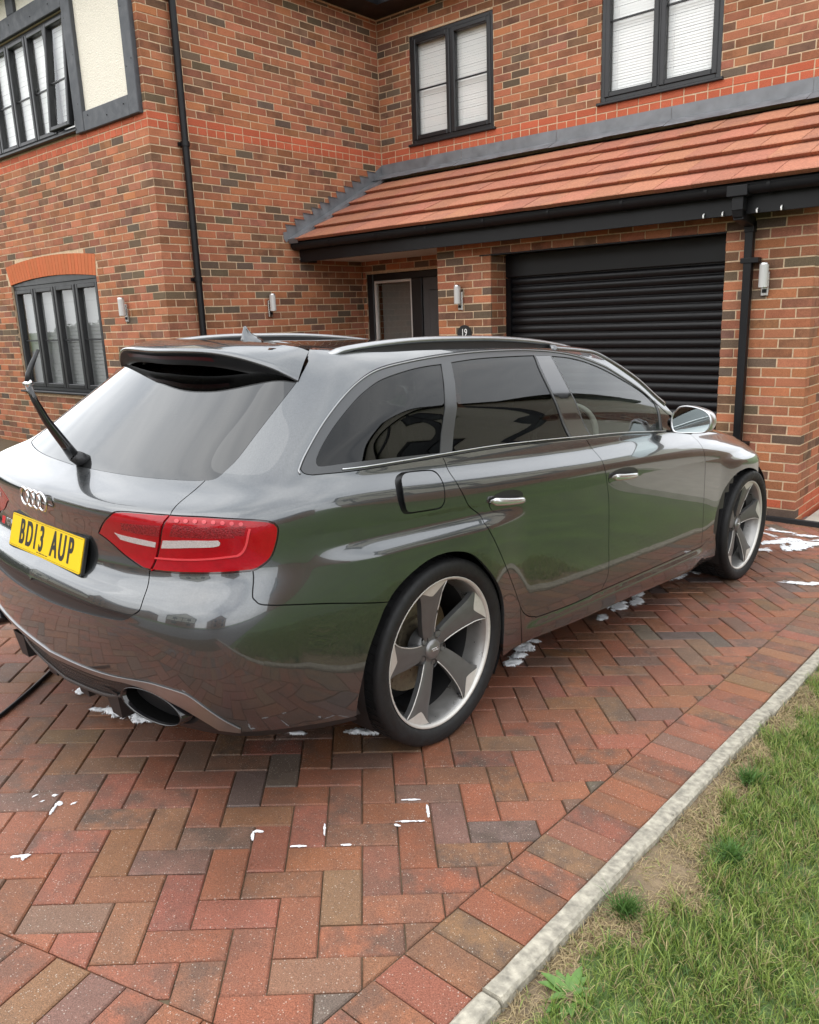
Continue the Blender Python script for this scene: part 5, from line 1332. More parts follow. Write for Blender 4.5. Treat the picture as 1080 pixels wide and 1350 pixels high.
# ---- tail details: plate, rings, badge, wiper, exhausts, diffuser
pl = empty('number_plate', (0, -.9385, .7255), parent=car); pl.rotation_euler = (R(-12.5), 0, 0)
def rr_box(w, h, r, d0, d1, n=5):
    o = []
    for (cx, cz, a0) in ((w-r, h-r, 0), (-w+r, h-r, 90), (-w+r, -h+r, 180), (w-r, -h+r, 270)):
        for i in range(n+1): a = R(a0+90*i/n); o.append((cx+r*math.cos(a), cz+r*math.sin(a)))
    k = len(o); v = [(x, d0, z) for x, z in o]+[(x, d1, z) for x, z in o]
    return v, [tuple(range(k, 2*k)), tuple(range(k))[::-1]]+[(i, (i+1) % k, k+(i+1) % k, k+i) for i in range(k)]
bpl = mk('backing', *rr_box(.268, .060, .006, .004, -.0055), M['satin_black'], pl)
mk('plate_face', *rr_box(.26, .0555, .006, -.005, -.0085), M['yellow'], pl)
for (a, b, c_, d) in ((-.255, .255, .0505, .0515), (-.255, .255, -.0515, -.0505)): MB().box((a, -.0088, c_), (b, -.0084, d)).build('border_line', M['satin_black'], pl)
MT = Matrix(((1, 0, 0, 0), (0, 0, -1, -.0086), (0, 1, 0, -.001), (0, 0, 0, 1)))
xx = -.197
for ch in 'BD13 AUP':
    if ch == ' ': xx += .036; continue
    wd = .030 if ch == '1' else .051
    MT2 = Matrix.Translation((xx+wd/2-.0, 0, 0)) @ MT
    tob = text_obj('character', ch, .116, M['satin_black'], pl, MT2, .0006, sx=.58 if ch not in '1' else .55, bold=.0022)
    bmt = bmesh.new(); bmt.from_mesh(tob.data); g0 = list(bmt.verts)+list(bmt.edges)+list(bmt.faces); dpl = bmesh.ops.duplicate(bmt, geom=g0)
    bmesh.ops.translate(bmt, vec=(.0032, -.0002, 0), verts=[q_ for q_ in dpl['geom'] if isinstance(q_, bmesh.types.BMVert)]); bmt.to_mesh(tob.data); bmt.free(); xx += wd+.0055
for i, (x0, x1) in enumerate(((-.045, -.032), (-.028, -.006), (-.003, .014), (.018, .036))): MB().box((x0, -.0088, -.0455), (x1, -.0084, -.0425)).build('maker_line', M['satin_black'], pl)
em = empty('ring_emblem', (0, -.966, .871), parent=car); em.rotation_euler = (R(4), 0, 0)
for k in range(4):
    m = MB(); n = 40; v = []
    cx = (k-1.5)*.0415
    m.lathe([(.0045*math.cos(a)-.004, .0288+.0046*math.sin(a)) for a in np.linspace(0, 2*math.pi, 9)[:-1]], 40, (cx, 0, 0), 'y', closed=True); m.build('ring', M['chrome'], em, smooth=True)
bd = empty('boot_badge', (-.335, -.928, .735), parent=car); bd.rotation_euler = (R(-4), 0, R(-4))
MR = Matrix(((1, 0, 0, 0), (.0, 0, -1, -.003), (0, 1, 0, 0), (0, 0, 0, 1)))
mk('red_block', [(-.062, -.002, -.014), (-.030, -.002, -.014), (-.018, -.002, .014), (-.050, -.002, .014)], [(0, 1, 2, 3)], simple('badge_red', (.55, .02, .03), .3), bd)
text_obj('badge_text', 'RS4', .036, M['chrome'], bd, Matrix.Translation((.022, 0, 0)) @ MR, .0025, sx=1.05, bold=.0012)
# rear wiper lifted off the glass
wp = empty('rear_wiper', (0, -.805, .965), parent=car)
W_ = lambda y, z, w=0.: (w, y+.805, z-.965)
m = MB(); m.tube([W_(-.785, .968), W_(-.812, .985), W_(-.835, .998)], [.026, .024, .019], 14); m.build('pivot', M['satin_black'], wp, smooth=True)
m = MB(); m.tube([W_(-.828, .993), W_(-.852, 1.030), W_(-.908, 1.114), W_(-.940, 1.180), W_(-.957, 1.230)], [.020, .017, .013, .0105, .009], 12); m.build('arm', M['gloss_black'], wp, smooth=True)
m = MB(); v = []; f = []
path = [(-.957, 1.236, 0), (-.953, 1.262, .0), (-.940, 1.292, .0), (-.918, 1.336, 0)]
m.tube([W_(a, b, c_) for a, b, c_ in path], [.010, .009, .008, .005], 10); m.build('blade', M['satin_black'], wp, smooth=True)
m = MB(); m.tube([W_(-.965, 1.226), W_(-.948, 1.240)], .012, 10); m.build('blade_joint', M['chrome'], wp, smooth=True)
# black lower diffuser with mesh and fins, oval tailpipes
def bl_line(line, dy): 
    P, N, _, _ = surf(line, 0); return P
sb = ln('strip_bot'); Ps, Ns, _, _ = surf(sb, 0)
keep_i = [i for i in range(len(Ps)) if Ps[i][0] < .80]
up = [Ps[i]+[0, .010, .002] for i in keep_i]
lowr = []
for p in up:
    t = min(1, p[0]/.46); lowr.append(np.array([p[0], p[1]+.03+.01*t, p[2]-.085*(1-t**6)-.004]))
rows_ = [[a*(1-t)+b*t+np.array([0, .012*math.sin(math.pi*t), 0]) for a, b in zip(up, lowr)] for t in (0, .33, .66, 1)]
M['mesh'] = simple('black_mesh', (.018, .018, .019), .45)
dfz = strip(rows_, 'diffuser', M['mesh'])
m = MB()                                                  # hexagon mesh ribs standing proud of the panel
upx = np.array([p for p in up]); 
def dpt(w, t):
    a = np.array([np.interp(w, upx[:, 0], upx[:, k]) for k in range(3)]); tt = min(1, w/.46); b = np.array([a[0], a[1]+.03+.01*tt, a[2]-.085*(1-tt**6)-.004]); return a*(1-t)+b*t+np.array([0, .012*math.sin(math.pi*t)-.003, 0])
for sg in (1, -1):
    w = .004
    while w < .40:
        for r in range(5):
            t = (r+.5)/5; w2 = w+(.008 if r % 2 else 0); c = dpt(w2, t); k = .0068; dz = .0062
            hx_ = [(c[0]+k*math.cos(a), c[2]+dz*math.sin(a)) for a in np.linspace(0, 2*math.pi, 7)[:-1]]
            for i in range(6):
                p, q = hx_[i], hx_[(i+1) % 6]; e = .0012
                m.add([(sg*p[0], c[1]-.002, p[1]-e), (sg*q[0], c[1]-.002, q[1]-e), (sg*q[0], c[1]-.002, q[1]+e), (sg*p[0], c[1]-.002, p[1]+e)], [(0, 1, 2, 3)])
        w += .0165
hexm = m.build('mesh_ribs', M['gloss_black'], dfz); hexm['kind'] = 'stuff'
low2 = [p+np.array([0, .012, -.010]) for p in lowr]
strip([[p+np.array([0, -.004, .002]) for p in lowr], [p+np.array([0, -.008, -.004]) for p in lowr], [p+np.array([0, -.002, -.012]) for p in lowr], [p+np.array([0, .16, -.03]) for p in lowr]], 'diffuser_lip', M['trim'], parent=dfz)
for wv in (-.40, -.16, .08, .30):
    for sg in (1,):
        ya = -.905; za = .255
        MB().add([(wv-.045, ya, za+.04), (wv+.045, ya, za+.04), (wv+.030, ya+.02, za-.055), (wv-.030, ya+.02, za-.055), (wv-.045, ya+.22, za+.03), (wv+.045, ya+.22, za+.03), (wv+.030, ya+.22, za-.045), (wv-.030, ya+.22, za-.045)], [(0,1,2,3),(7,6,5,4),(3,2,6,7),(0,3,7,4),(1,5,6,2)]).build('diffuser_fin', M['satin_black'], dfz)
for sg in (1, -1):
    v = []; f = []; n = 40; prof = [(-.958, 1.0), (-.966, 1.03), (-.972, 1.055), (-.968, 1.075), (-.94, 1.08), (-.84, 1.0)]
    inn = [(-.958, 1.0), (-.93, .97), (-.70, .93)]
    def oval(yy, k):
        return [(sg*(.566+.104*k*math.cos(a)), yy+.053+.030*k*math.cos(a), .332+.043*k*math.sin(a)-.012*math.cos(a)*k) for a in np.linspace(0, 2*math.pi, n+1)[:-1]]
    for (yy, k) in prof: v += oval(yy, k)
    for j in range(len(prof)-1):
        for i in range(n): f.append((j*n+i, j*n+(i+1) % n, (j+1)*n+(i+1) % n, (j+1)*n+i))
    tp = mk('tailpipe', v, f, M['gloss_black'], car, smooth=True)
    v = []; f = []
    for (yy, k) in inn: v += oval(yy, k)
    for j in range(len(inn)-1):
        for i in range(n): f.append((j*n+i, j*n+(i+1) % n, (j+1)*n+(i+1) % n, (j+1)*n+i)[::-1])
    f.append(tuple(2*n+i for i in range(n)))
    mk('tailpipe_bore', v, f, M['bore_shade'], tp, smooth=True)
    v = [];                                                # black surround between pipe and bumper
    ring_o = oval(-.925, 1.22); ring_i = oval(-.915, 1.0); v = ring_o+ring_i
    mk('tailpipe_surround', v, [(i, (i+1) % n, n+(i+1) % n, n+i) for i in range(n)], M['satin_black'], tp, smooth=True)

# ---- wheels
def wheel(hy, sg, th0, first):
    root = empty('wheel', (sg*.905, hy, .331), parent=car)
    if first is not None:
        for ch in first.children:
            c = ch.copy(); COL.objects.link(c); c.parent = root
            if ch.name.split('.')[0] in ('spoke', 'wheel_bolt', 'spoke_tip', 'spoke_edge'): c.rotation_euler = (th0-first['th'], 0, 0)
        if sg < 0: root.rotation_euler = (0, 0, math.pi)
        return root
    root['th'] = th0
    m = MB(); n = 72; prof = [(-.006, .2685), (.006, .276), (.0125, .290), (.0145, .304), (.0135, .317), (.0085, .326), (.000, .3312), (-.012, .3325)]
    m.lathe(prof, n); m.lathe([(-.262, .2685), (-.274, .290), (-.276, .303), (-.270, .317), (-.258, .3275), (-.246, .3325)][::-1], n)
    ty = m.build('tyre', M['rubber'], root, smooth=True)
    m = MB(); N_ = 66                                       # tread: shoulder blocks and ribs
    for k in range(N_):
        a0, a1 = 2*math.pi*k/N_, 2*math.pi*(k+.80)/N_
        for (x0, x1, ofs) in ((-.058, -.012, 0.), (-.108, -.066, .4), (-.158, -.116, .1), (-.206, -.166, .5), (-.254, -.214, .2)):
            v = []; o_ = ofs*2*math.pi/N_
            for (r0, r1) in ((.322, .322), (.334, .334)):
                for (x, a, rr_) in ((x0, a0, r0), (x1, a0, r0 if x1 < -.02 else r0-.0035), (x1, a1, r1 if x1 < -.02 else r1-.0035), (x0, a1, r1)):
                    aa = a+o_+(x+.13)*.5; v.append((x, rr_*math.cos(aa), rr_*math.sin(aa)))
            m.add(v, [(4, 5, 6, 7), (0, 1, 5, 4), (1, 2, 6, 5), (2, 3, 7, 6), (3, 0, 4, 7)])
    m.lathe([(-.012, .3298), (-.254, .3298)], n); tb = m.build('tread', M['rubber'], root); tb['kind'] = 'stuff'
    m = MB(); m.lathe([(-.004, .2675), (.0012, .2700), (.0015, .2672), (-.0005, .2625), (-.004, .2595), (-.010, .2575)], n); m.build('rim_lip', M['machined'], root, smooth=True)
    m = MB(); m.lathe([(-.010, .2577), (-.018, .2530), (-.05, .2460), (-.085, .2390)], n); m.build('rim_barrel', M['barrel'], root, smooth=True)
    m = MB(); m.lathe([(-.085, .2390), (-.12, .2300), (-.20, .2290), (-.215, .245)], n); m.lathe([(-.205, .23), (-.205, .001)], n); m.build('inner_barrel', M['satin_black'], root, smooth=True)  # black inner part paints the shade deep inside the rim
    # five broad swept blades
    for k in range(5):
        th = th0+R(72)*k; v = []; f = []; nr = 12; nw = 6
        for layer in (0, 1):
            for i in range(nr+1):
                t = i/nr; r = .045+(.2565-.045)*t
                x = -.050+.014*math.sin(math.pi*t*.9)+.038*t**2.2
                ca_ = th+R(11)*(1-t)**1.3*1.0
                hl = .0295+.0265*t**1.4+.010*max(0, t-.75)/.25*max(0, t-.75)/.25; hr = .0270+.0290*t**1.2+.016*(max(0, t-.7)/.3)**2
                for j in range(nw+1):
                    s_ = j/nw; w_ = -hl+(hl+hr)*s_
                    aa = ca_+w_/max(r, .05); xe = x-(.008*s_**2)*(t**.8)-(.0035 if j in (0, nw) else 0)
                    if layer: xe -= .020+.022*(1-abs(2*s_-1))
                    v.append((xe, r*math.cos(aa), r*math.sin(aa)))
        q = (nr+1)*(nw+1)
        for i in range(nr):
            for j in range(nw):
                a = i*(nw+1)+j; f += [(a, a+1, a+nw+2, a+nw+1), (q+a+1, q+a, q+a+nw+1, q+a+nw+2)]
            a = i*(nw+1); f += [(a, a+nw+1, q+a+nw+1, q+a), (a+nw+1+nw, a+nw, q+a+nw, q+a+nw+1+nw)]
        sp = mk('spoke', v, f, M['rimgrey'], root, smooth=True); sp.data.set_sharp_from_angle(angle=R(38))
        eg = [v[i*(nw+1)] for i in range(1, nr+1)]; m = MB(); m.tube([(p_[0]+.0012, p_[1], p_[2]) for p_ in eg], .0021, 6); m.build('spoke_edge', M['machined'], root, smooth=True)
        # machined facet at the blade tip, running into the lip
        v2 = []; f2 = []
        for i in range(7):
            t = .80+.20*i/6; r = .045+(.2585-.045)*t; x = -.050+.014*math.sin(math.pi*t*.9)+.038*t**2.2
            hl = .0295+.0265*t**1.4+.010*max(0, t-.75)/.25*max(0, t-.75)/.25; hr = .0270+.0290*t**1.2+.016*(max(0, t-.7)/.3)**2; ca_ = th+R(11)*(1-t)**1.3
            g_ = (i/6)**.7
            for j in range(5):
                s_ = .5+(j/4-.5)*(.05+.95*g_); w_ = -hl+(hl+hr)*s_; aa = ca_+w_/r; v2.append((x-.008*s_**2*t**.8+.0012, r*math.cos(aa), r*math.sin(aa)))
        for i in range(6):
            for j in range(4): a = i*5+j; f2.append((a, a+1, a+6, a+5))
        mk('spoke_tip', v2, f2, M['machined'], root, smooth=True)
    m = MB(); m.lathe([(-.10, .076), (-.062, .072), (-.052, .064), (-.050, .050), (-.049, .036)], 40); m.build('hub', M['rimgrey'], root, smooth=True)
    m = MB(); m.lathe([(-.048, .037), (-.042, .034), (-.038, .026), (-.037, .0001)], 32); m.build('centre_cap', simple('cap_grey', (.22, .22, .22), .35, metal=.7), root, auto=40)
    for k in range(4):
        m = MB(); m.lathe([(.0011*math.cos(a)-.0368, .0052+.0009*math.sin(a)) for a in np.linspace(0, 2*math.pi, 7)[:-1]], 20, (0, (k-1.5)*.0075, .003), 'x', closed=True); m.build('cap_emblem_ring', M['chrome'], root, smooth=True)
    for k in range(5):
        a = th0+R(72)*k+R(36); y_, z_ = .056*math.cos(a), .056*math.sin(a)
        m = MB(); m.lathe([(-.047, .0155), (-.049, .0125), (-.066, .0118)], 20, (0, y_, z_)); m.lathe([(-.066, .0118), (-.056, .0085), (-.054, .0001)], 6, (0, y_, z_)); m.build('wheel_bolt', M['satin_black'], root, auto=40)
    m = MB(); m.lathe([(-.125, .0001), (-.125, .095), (-.140, .100), (-.140, .178), (-.150, .180), (-.170, .180), (-.172, .05)], 56); m.build('brake_disc', M['disc'], root, auto=40)
    m = MB(); v = []
    for (x, r0, r1) in ((-.118, .120, .196), (-.190, .120, .196)):
        for a in np.linspace(R(130), R(215), 11): v += [(x, r0*math.cos(a), r0*math.sin(a)), (x, r1*math.cos(a), r1*math.sin(a))]
    f = []
    for i in range(10): a = 2*i; f += [(a, a+2, a+3, a+1), (a+22, a+23, a+25, a+24), (a+1, a+3, a+25, a+23), (a, a+22, a+24, a+2)]
    f += [(0, 1, 23, 22), (20, 42, 43, 21)]
    m.add(v, f); m.build('brake_caliper', M['satin_black'], root, bevel=.006)
    m = MB(); m.tube([(-.012, .2475*math.cos(-1.02), .2475*math.sin(-1.02)), (-.03, .236*math.cos(-1.02), .236*math.sin(-1.02))], [.004, .004], 8); m.build('valve', M['satin_black'], root, smooth=True)
    return root
w0 = wheel(0., 1, R(100), None)
wheel(2.813, 1, R(86), w0); wheel(0., -1, R(40), w0); wheel(2.813, -1, R(70), w0)
# splash guard behind the rear wheel's front edge
# ---- cabin
cab = MB().box((-.70, -.35, .30), (.70, 2.0, .34)).box((-.72, -.72, .34), (.72, -.05, .62)).build('cabin_floor', M['seat'], car)
def seat(w, y, z0=.34, wd=.25):
    s = empty('seat', (w, y, z0), parent=car)
    MB().box((-wd, -.02, .0), (wd, .50, .20)).build('seat_cushion', M['seat'], s, bevel=.04)
    MB().add([(-wd, .02, .12), (wd, .02, .12), (wd, -.10, .12), (-wd, -.10, .12), (-wd*.8, -.15, .72), (wd*.8, -.15, .72), (wd*.8, -.24, .70), (-wd*.8, -.24, .70)], [(0,3,2,1),(4,5,6,7),(0,1,5,4),(1,2,6,5),(2,3,7,6),(3,0,4,7)]).build('seat_back', M['seat'], s, bevel=.035)
    MB().box((-.13, -.25, .74), (.13, -.15, .92)).build('head_restraint', M['seat'], s, bevel=.035)
seat(.36, 1.12); seat(-.36, 1.12); seat(.36, .22); seat(-.36, .22)
MB().add([(-.72, 1.72, .62), (.72, 1.72, .62), (.72, 1.66, .90), (-.72, 1.66, .90), (-.72, 2.1, .62), (.72, 2.1, .62), (.72, 2.05, .965), (-.72, 2.05, .965)], [(0,1,2,3),(7,6,5,4),(3,2,6,7),(0,3,7,4),(1,5,6,2)]).build('dashboard', M['seat'], car, bevel=.03)
sw = empty('steering_wheel', (.36, 1.60, .90), parent=car); sw.rotation_euler = (R(-22), 0, 0)
m = MB(); m.lathe([(.014*math.cos(a), .178+.014*math.sin(a)) for a in np.linspace(0, 2*math.pi, 11)[:-1]], 48, (0, 0, 0), 'y', closed=True); m.build('wheel_rim', simple('light_leather', (.30, .30, .28), .4), sw, smooth=True)
MB().box((-.17, -.008, -.012), (.17, .012, .02)).box((-.05, -.012, -.06), (.05, .015, .045)).build('wheel_spokes', M['seat'], sw, bevel=.008)
MB().add([(-.50, -.10, 1.318), (.50, -.10, 1.318), (.57, 1.15, 1.325), (-.57, 1.15, 1.325)], [(0, 1, 2, 3)]).build('headlining', simple('headlining', (.05, .05, .05), .9), car)

# ------------------------------------------------------------------ soap suds left from washing the car
def foam_mat():
    m, t, b = node_mat('soap_foam'); L = t.links.new
    b.inputs['Base Color'].default_value = (.80, .82, .84, 1); b.inputs['Roughness'].default_value = .5
    g = t.nodes.new('ShaderNodeNewGeometry'); v = t.nodes.new('ShaderNodeTexVoronoi'); v.inputs['Scale'].default_value = 150.; L(g.outputs['Position'], v.inputs['Vector'])
    bu = t.nodes.new('ShaderNodeBump'); bu.inputs['Distance'].default_value = .002; bu.inputs['Strength'].default_value = .6; L(v.outputs['Distance'], bu.inputs['Height']); L(bu.outputs['Normal'], b.inputs['Normal'])
    a = t.nodes.new('ShaderNodeVertexColor'); a.layer_name = 'Col'                  # thin film at the rim, thick suds inside
    n = t.nodes.new('ShaderNodeTexNoise'); n.inputs['Scale'].default_value = 110.; n.inputs['Detail'].default_value = 5; L(g.outputs['Position'], n.inputs['Vector'])
    s = t.nodes.new('ShaderNodeSeparateColor'); L(a.outputs['Color'], s.inputs['Color'])
    ad = t.nodes.new('ShaderNodeMath'); ad.operation = 'ADD'; L(s.outputs['Red'], ad.inputs[0]); L(n.outputs['Fac'], ad.inputs[1])
    r = t.nodes.new('ShaderNodeMapRange'); r.inputs['From Min'].default_value = .62; r.inputs['From Max'].default_value = 1.35; L(ad.outputs[0], r.inputs['Value'])
    tr = t.nodes.new('ShaderNodeBsdfTransparent'); mx = t.nodes.new('ShaderNodeMixShader'); L(r.outputs['Result'], mx.inputs['Fac']); L(tr.outputs['BSDF'], mx.inputs[1]); L(b.outputs['BSDF'], mx.inputs[2]); L(mx.outputs['Shader'], t.nodes['Material Output'].inputs['Surface'])
    return m
M['foam'] = foam_mat()
def vnoise(x, y, s):
    return np.sin(x*s+1.3*np.sin(y*s*.7+.4))*np.sin(y*s*1.1+1.7*np.sin(x*s*.6))
def foam(label, blobs, step=.004, kind=None):
    """blobs: (x, y, rx, ry, rotation, height); the union is a lumpy low mound with a torn edge"""
    x0 = min(b[0]-max(b[2], b[3]) for b in blobs)-.03; x1 = max(b[0]+max(b[2], b[3]) for b in blobs)+.03
    y0 = min(b[1]-max(b[2], b[3]) for b in blobs)-.03; y1 = max(b[1]+max(b[2], b[3]) for b in blobs)+.03
    xs = np.arange(x0, x1, step); ys = np.arange(y0, y1, step); X, Y = np.meshgrid(xs, ys); Hh = np.full(X.shape, -1.)
    for (bx, by, rx, ry, a, h) in blobs:
        dx = (X-bx)*math.cos(a)+(Y-by)*math.sin(a); dy = -(X-bx)*math.sin(a)+(Y-by)*math.cos(a)
        q = 1-(dx/rx)**2-(dy/ry)**2+.45*vnoise(X, Y, 60)+.34*vnoise(X+3, Y-2, 140)+.26*vnoise(X-1, Y+5, 300); Hh = np.maximum(Hh, np.where(q > 0, h*np.sqrt(np.clip(q, 0, 1.3)), -1.))
    idx = -np.ones(X.shape, int); v = []; f = []; fc = []; hm = max(b[5] for b in blobs)
    for j in range(X.shape[0]-1):
        for i in range(X.shape[1]-1):
            if sum(Hh[j+b, i+a] > 0 for a in (0, 1) for b in (0, 1)) >= 3:
                q = []
                for (jj, ii) in ((j, i), (j, i+1), (j+1, i+1), (j+1, i)):
                    if idx[jj, ii] < 0:
                        idx[jj, ii] = len(v); hh = max(Hh[jj, ii], 0); qv = min(1, hh/(.55*hm)); fc.append((qv, qv, qv, 1))
                        v.append((X[jj, ii], Y[jj, ii], gz(X[jj, ii], Y[jj, ii])+.0012+hh*.8))
                    q.append(int(idx[jj, ii]))
                f.append(tuple(q))
    if not f: return
    c = np.mean(v, 0); o = mk('soap_foam', np.array(v)-c, f, M['foam'], None, smooth=True, loc=tuple(c), col=fc); tag(o, label, 'foam', 'soap foam on the drive', kind); return o
foam('white soap foam on the pavers below the oval tailpipe', [(4.50, -6.555, .075, .05, .5, .022), (4.60, -6.515, .08, .05, .7, .02), (4.70, -6.48, .05, .025, .8, .012), (4.42, -6.60, .05, .02, .4, .01)])
foam('small wedge of soap foam under the diffuser fins', [(4.22, -6.555, .05, .03, .6, .014)])
foam('thin soap foam under the rear bumper corner', [(5.03, -6.27, .07, .022, .75, .014), (5.11, -6.22, .035, .018, .75, .010)])
foam('soap foam beside the rear tyre where it meets the drive', [(5.285, -6.055, .06, .028, .6, .018), (5.24, -6.09, .03, .02, .6, .01)])
foam('soap foam heap under the sill just ahead of the rear wheel', [(5.325, -5.165, .06, .03, 1.4, .018), (5.30, -5.08, .055, .035, 1.6, .02), (5.27, -4.98, .045, .06, .2, .022), (5.245, -4.88, .035, .03, .5, .014)])
foam('soap foam streaks under the middle of the sill', [(5.31, -4.12, .05, .09, .1, .012), (5.35, -3.98, .035, .07, .2, .010), (5.30, -3.86, .03, .08, .1, .009), (5.33, -4.34, .03, .06, .1, .007)])
foam('soap foam tongue running to the front tyre', [(5.30, -3.30, .05, .14, .15, .010), (5.34, -3.14, .045, .10, .5, .009)])
foam('scattered soap foam on the drive in front of the garage pier', [(5.50, -2.00, .05, .16, -.5, .012), (5.66, -2.05, .06, .17, -.3, .013), (5.72, -1.86, .12, .05, .3, .012), (5.46, -2.33, .10, .035, .5, .008), (5.42, -1.62, .12, .03, .2, .008), (5.60, -1.64, .10, .04, .3, .009), (5.25, -1.72, .05, .11, .9, .008), (5.40, -1.80, .03, .08, 1.0, .006), (5.56, -1.84, .10, .045, .4, .009), (5.63, -1.95, .06, .10, .2, .010), (5.60, -2.14, .035, .10, .5, .009), (5.52, -2.28, .025, .07, .3, .006), (5.73, -1.72, .08, .04, .6, .008), (5.35, -1.60, .03, .06, .5, .006)], .006)
foam('lone streak of soap foam on the drive near the kerb', [(5.92, -2.98, .09, .028, .35, .009), (6.0, -2.91, .05, .03, .6, .007), (5.86, -3.02, .05, .012, .3, .005)])
foam('flecks of soap foam on the pavers at the left edge', [(4.8105, -7.0285, .012, .006, 1.57, .004), (4.8528, -6.985, .010, .007, .92, .004), (4.918, -7.019, .034, .006, 2.31, .006), (4.905, -6.998, .014, .011, .3, .006), (4.937, -6.968, .013, .005, 1.39, .004), (4.855, -7.025, .011, .005, 1.09, .004)], .003, 'stuff')
foam('short line of soap foam in a paver joint at the lower left', [(5.075, -7.183, .030, .0055, .898, .005), (5.086, -7.182, .014, .006, 2.06, .005)], .003)
foam('dab of soap foam on a grey paver', [(5.467, -6.712, .024, .006, -.70, .004), (5.463, -6.688, .017, .007, .62, .004)], .003)
foam('thin lines of soap foam lying in the paver joints', [(5.684, -6.273, .041, .0042, .775, .004), (5.762, -6.287, .052, .0048, -.80, .004), (5.757, -6.358, .044, .0045, .775, .004), (5.601, -6.559, .034, .0048, -.785, .004), (5.599, -6.658, .028, .0045, .77, .004), (5.693, -6.566, .018, .0042, .775, .004), (5.74, -6.40, .012, .006, .3, .003)], .0026, 'stuff')
# black hose leading away under the tail
hs = []
for t in np.linspace(0, 1, 30):
    x = 4.40+(3.62-4.40)*t; y = -7.16+(-6.15+7.16)*t+.03*math.sin(t*5); hs.append((x, y, gz(x, y)+.009))
tag(MB().tube(hs, .0085, 8).build('hose', M['black_plastic'], None, smooth=True), 'thin black hose on the drive running under the tail of the car', 'hose')

# ------------------------------------------------------------------ what stands round about and shows in glass and paintwork
def brick_far():
    m, t, b = node_mat('far_brickwork'); L = t.links.new
    tcn = t.nodes.new('ShaderNodeNewGeometry'); br = t.nodes.new('ShaderNodeTexBrick'); mp_ = t.nodes.new('ShaderNodeMapping')
    cb = t.nodes.new('ShaderNodeSeparateXYZ'); cc = t.nodes.new('ShaderNodeCombineXYZ'); ad = t.nodes.new('ShaderNodeMath'); ad.operation = 'ADD'
    L(tcn.outputs['Position'], cb.inputs[0]); L(cb.outputs['X'], ad.inputs[0]); L(cb.outputs['Y'], ad.inputs[1]); L(ad.outputs[0], cc.inputs['X']); L(cb.outputs['Z'], cc.inputs['Y'])
    br.inputs['Color1'].default_value = (.34, .12, .065, 1); br.inputs['Color2'].default_value = (.17, .085, .06, 1); br.inputs['Mortar'].default_value = (.42, .33, .24, 1)
    br.inputs['Scale'].default_value = 1.; br.inputs['Brick Width'].default_value = .225; br.inputs['Row Height'].default_value = .075; br.inputs['Mortar Size'].default_value = .008
    L(cc.outputs[0], br.inputs['Vector']); L(br.outputs['Color'], b.inputs['Base Color']); b.inputs['Roughness'].default_value = .9
    return m
M['far_brick'] = brick_far()
def plain_house(x0, x1, y0, y1, zg, h1, h2, rise, front, label, upper='render', flip=1):
    """two-storey gabled house: brick below, render above, dark windows on the side that faces us"""
    o = empty('house', ((x0+x1)/2, (y0+y1)/2, zg), label, 'house', 'houses round about'); c = np.array([(x0+x1)/2, (y0+y1)/2, zg])
    def b(nm, a, d, mat): MB().box(tuple(np.array(a)-c), tuple(np.array(d)-c)).build(nm, mat, o)
    b('lower_wall', (x0, y0, zg-.5), (x1, y1, zg+h1), M['far_brick']); b('upper_wall', (x0+.01, y0+.01, zg+h1), (x1-.01, y1-.01, zg+h2), M[upper])
    xm = (x0+x1)/2; e = .35
    MB().add([tuple(np.array(p)-c) for p in ((x0-e, y0-e, zg+h2-.1), (xm, y0-e, zg+h2+rise), (x1+e, y0-e, zg+h2-.1), (x0-e, y1+e, zg+h2-.1), (xm, y1+e, zg+h2+rise), (x1+e, y1+e, zg+h2-.1))],
             [(0, 1, 4, 3), (1, 2, 5, 4), (0, 3, 5, 2)]).build('roof', M['slate'], o)
    MB().add([tuple(np.array(p)-c) for p in ((x0, y0+.02, zg+h2), (x1, y0+.02, zg+h2), (xm, y0+.02, zg+h2+rise-.15), (x0, y1-.02, zg+h2), (x1, y1-.02, zg+h2), (xm, y1-.02, zg+h2+rise-.15))], [(0, 1, 2), (5, 4, 3)]).build('gable', M[upper], o)
    yf = y0 if front < 0 else y1; s = -1 if front < 0 else 1
    for (fx, z, w, hh) in ((.25, 1.0, 1.5, 1.25), (.75, 1.0, 1.5, 1.25), (.25, 3.6, 1.3, 1.15), (.75, 3.6, 1.3, 1.15)):
        xc = x0+(x1-x0)*fx
        F = frame((xc, yf, zg+z), (1, 0, 0), (0, 0, 1), (0, s, 0)); m = MB(); bars(m, F, -w/2, w/2, 0, hh, .09, -.05, .03); m.fbox(F, -.05, .05, .09, hh-.09, -.05, .03)
        m.v = [tuple(np.array(p)-c) for p in m.v]; wn = m.build('window', M['black_frame'], o)
        mm = MB().fbox(F, -w/2+.05, w/2-.05, .05, hh-.05, -.04, .01); mm.v = [tuple(np.array(p)-c) for p in mm.v]; mm.build('pane', simple('far_pane', (.05, .06, .065), .08), wn)
    for k in range(5):
        xc = x0+(x1-x0)*k/4; F = frame((xc, yf, zg), (1, 0, 0), (0, 0, 1), (0, s, 0)); mm = MB().fbox(F, -.09, .09, h1-.05, h2, -.02, .05); mm.v = [tuple(np.array(p)-c) for p in mm.v]; mm.build('timber_board', M['timber'], o)
    F = frame((xm, yf, zg), (1, 0, 0), (0, 0, 1), (0, s, 0)); mm = MB().fbox(F, -(x1-x0)/2, (x1-x0)/2, h1-.1, h1+.1, -.02, .06).fbox(F, -(x1-x0)/2, (x1-x0)/2, h2-.1, h2+.1, -.02, .06); mm.v = [tuple(np.array(p)-c) for p in mm.v]; mm.build('timber_rail', M['timber'], o)
    return o
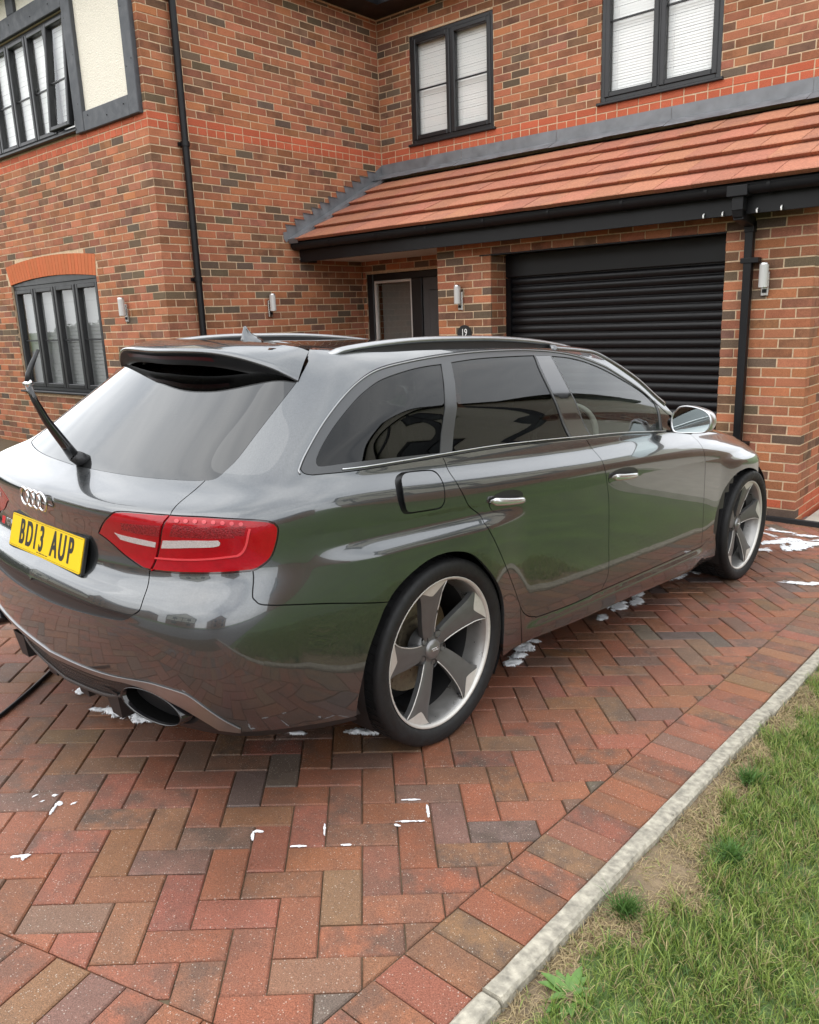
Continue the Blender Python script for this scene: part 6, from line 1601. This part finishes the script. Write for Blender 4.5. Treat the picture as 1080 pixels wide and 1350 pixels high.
plain_house(9.2, 16., .8, 9.5, -.05, 2.7, 5.2, 2.4, -1, 'neighbouring house with white upper storey and black timbers beyond the lawn')
plain_house(-4., 5., -36., -27., .6, 2.7, 5.2, 2.8, 1, 'pale gabled house straight across the road')
plain_house(-20., -11., -36., -27., .6, 2.7, 5.2, 3., 1, 'brick gabled house across the road to the left', 'far_brick')
plain_house(12., 21., -36., -27., .6, 2.7, 5.2, 2.6, 1, 'brick gabled house across the road to the right', 'far_brick')
plain_house(-38., -28., -34., -25., .6, 2.7, 5.2, 3., 1, 'farthest gabled house along the road')
plain_house(27., 35., -9., 1., .1, 2.7, 5.0, 2.4, -1, 'second house beyond the neighbouring one', 'far_brick')
# added hedge blocking the horizon in reflections, many small leaves round a dense core
hx0, hx1, hy0, hy1, hh = -5.6, -4.7, -10.8, -4.6, 1.35
n = 9000; fx = nrg.integers(0, 3, n); px_ = nrg.uniform(hx0, hx1, n); py_ = nrg.uniform(hy0, hy1, n); pz_ = nrg.uniform(.05, hh, n)
px_ = np.where(fx == 0, np.where(nrg.uniform(0, 1, n) < .7, hx1, hx0)+nrg.normal(0, .06, n), px_); py_ = np.where(fx == 1, np.where(nrg.uniform(0, 1, n) < .5, hy0, hy1)+nrg.normal(0, .06, n), py_); pz_ = np.where(fx == 2, hh+nrg.normal(0, .06, n), pz_)
hb = np.array([-5.15, -7.7, gz(-3, -7.7)]); v = []; f = []; col = []
for i in range(n):
    a, b_ = nrg.uniform(0, 6.28), nrg.uniform(-1, 1); d = np.array([math.cos(a)*math.cos(b_), math.sin(a)*math.cos(b_), math.sin(b_)])*.05; e = np.cross(d, [.3, .2, .9]); e = e/np.linalg.norm(e)*.024
    p = np.array([px_[i], py_[i], gz(-3, py_[i])+pz_[i]])-hb; k = len(v); v += [p-d, p+e, p+d, p-e]; f.append((k, k+1, k+2, k+3)); g_ = nrg.uniform(.6, 1.3); col += [(.045*g_, .085*g_, .022*g_, 1)]*4
hd = empty('hedge', tuple(hb), 'unseen clipped hedge added to block the horizon in reflections', 'hedge')
lf = mk('leaves', v, f, M['blade'], hd, col=col); lf['kind'] = 'stuff'
MB().box((hx0+.08-hb[0], hy0+.08-hb[1], -.3), (hx1-.08-hb[0], hy1-.08-hb[1], hh-.08)).build('hedge_core', simple('hedge_core', (.015, .025, .010), .9), hd)
